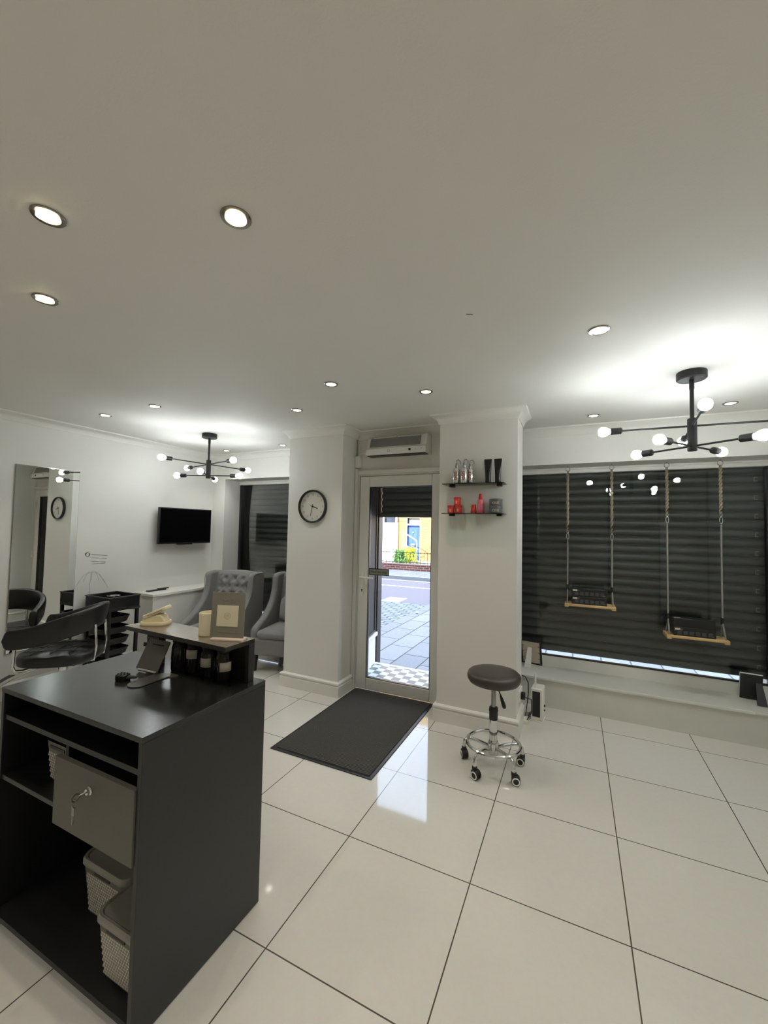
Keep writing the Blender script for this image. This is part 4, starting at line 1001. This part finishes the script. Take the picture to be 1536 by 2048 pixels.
# ================================================================== WING CHAIRS
def wing_chair(label, loc, rz):
    t = thing('wing_armchair', label, 'armchair', loc, rz, group='grey wingback armchairs by the left window')
    # seat: apron and crowned cushion
    M().box(-.335, .335, -.36, .30, .185, .375).obj('seat_base', VELVET, t, bevel=.025, seg=3)
    rows = []
    for k, z in ((.94, .37), (.99, .38), (1.0, .40), (1.0, .425), (.97, .445), (.85, .458), (.5, .468), (.1, .47)):
        rows.append([(x * k, y * k - .06, z) for x, y in rrect(-.268, .268, -.305, .27, .06, 6)])
    g = M().grid(rows, close_u=True); n = len(rows[0]); g.f += [tuple(range(n)), tuple(range(len(g.v) - 1, len(g.v) - n - 1, -1))]
    g.obj('seat_cushion', VELVET, t, angle=70)
    # buttoned back
    btn = []
    for r in range(5):
        z = .95 - r * .098
        for c in range(3 if r % 2 == 0 else 4): btn.append(((-.125 + .125 * c) if r % 2 == 0 else (-.1875 + .125 * c), z))
    NX, NZ = 44, 52
    fr = []
    for j in range(NZ + 1):
        v = j / NZ; z = .40 + .645 * v; row = []
        for i in range(NX + 1):
            u = -1 + 2 * i / NX; x = .272 * u
            y = .185 + .13 * (v ** 1.15)
            crown = .030 * (1 - abs(u) ** 4) * (1 - (2 * v - 1) ** 6)
            dent = 0
            for bxx, bz in btn:
                d2 = ((x - bxx) ** 2 + (z - bz) ** 2)
                if d2 < .012: dent = max(dent, .034 * math.exp(-d2 / .00075))
            groove = 0
            if .50 < z < 1.0 and abs(x) < .23:
                p = (x / .125); q = (z - .95) / .098
                f1 = abs((p + q) / 2 - round((p + q) / 2)); f2 = abs((p - q) / 2 - round((p - q) / 2))
                groove = .010 * (math.exp(-(f1 / .09) ** 2) + math.exp(-(f2 / .09) ** 2))
            top = .02 * max(0, v - .93) / .07
            row.append((x, y - crown + dent + groove + top, z + .018 * (1 - u * u) * v))
        fr.append(row)
    g = M().grid(fr)
    bk_ = [[(x, .30 + .10 * ((z - .4) / .65) + .0, z) for x, y, z in r] for r in fr]
    o = len(g.v); g.grid(bk_); nc = NX + 1
    def ed(a, b): g.f.append((a, b, b + o, a + o))
    for i in range(NX): ed(i, i + 1); ed(NZ * nc + i, NZ * nc + i + 1)
    for j in range(NZ): ed(j * nc, (j + 1) * nc); ed(j * nc + NX, (j + 1) * nc + NX)
    bo = g.obj('backrest', VELVET, t, angle=75)
    bm = M()
    for i, (bxx, bz) in enumerate(btn):
        v = (bz - .40) / .645
        b_ = M().ball((bxx, .185 + .13 * v ** 1.15 - .030 + .036, bz + .018 * (1 - (bxx / .272) ** 2) * v), .0095, 10, 6).obj('button', VELVET, bo)
    # wings flowing into sloping arms
    side = [(.40, .20), (.415, .60), (.43, 1.00), (.425, 1.035), (.40, 1.05), (.30, 1.055), (.20, 1.05), (.165, 1.035), (.150, 1.00), (.150, .93), (.140, .86), (.115, .79), (.07, .72), (.01, .655), (-.07, .595), (-.15, .55), (-.23, .515), (-.29, .49), (-.325, .46), (-.335, .41), (-.335, .20)]
    for s in (-1, 1):
        a, b = (.265, .345) if s > 0 else (-.345, -.265)
        wg = M().prism(side, 'x', a, b).obj('wing', VELVET, t, bevel=.030, seg=4, angle=60)
        M().tube([(s * .343, y + .004, z - .012) for y, z in side[3:-1]], .004, 6).obj('piping', VELVET, wg)
    for x in (-.29, .29):
        for y in (-.31, .33):
            k = 1 if y < 0 else 1.0
            M().add([(x - .026, y - .026, .187), (x + .026, y - .026, .187), (x + .026, y + .026, .187), (x - .026, y + .026, .187),
                     (x - .016, y - .016 + (.05 if y > 0 else 0), 0), (x + .016, y - .016 + (.05 if y > 0 else 0), 0), (x + .016, y + .016 + (.05 if y > 0 else 0), 0), (x - .016, y + .016 + (.05 if y > 0 else 0), 0)],
                    [(0, 1, 2, 3), (7, 6, 5, 4), (0, 4, 5, 1), (1, 5, 6, 2), (2, 6, 7, 3), (3, 7, 4, 0)]).obj('leg', DARKWOOD, t)
    return t
wA = wing_chair('grey buttoned wing armchair in the corner nearest the left wall', (-2.62, 1.586, 0), math.radians(11))
wA.scale = (.93, .93, .93)
wB = copy_tree(wA, None, (-1.86, 1.90, 0), math.radians(13), 'grey wing armchair with a cushion, half hidden behind the left pillar')
cu = thing('scatter_cushion', 'small grey cushion leaning on the armchair behind the left pillar', 'cushion', (-1.885, 1.975, .440), math.radians(13))
rows = []
for k in range(13):
    v = -1 + 2 * k / 12; row = []
    for i in range(24):
        a = 2 * PI * i / 24
        ca, sa = math.cos(a), math.sin(a)
        x = .19 * math.copysign(abs(ca) ** .45, ca); zz = .145 * math.copysign(abs(sa) ** .45, sa)
        r = math.cos(v * PI / 2) ** .35 if abs(v) < 1 else 0.02
        row.append((x * max(r, .02), .055 * v * (1 if abs(v) < 1 else 1), .15 + zz * max(r, .02)))
    rows.append(row)
g = M().grid(rows, close_u=True)
co = g.obj('cover', VELVETC, cu, angle=80)
co.rotation_euler = (math.radians(-14), 0, 0)
# small dark mark on the ceiling
tag(M().tube([(.58, -.105, CZ - .0006), (.60, -.095, CZ - .0006), (.606, -.09, CZ - .0006)], .0016, 5).obj('ceiling_scuff', GREYINK), 'tiny grey scuff mark on the ceiling before the door', 'scuff')
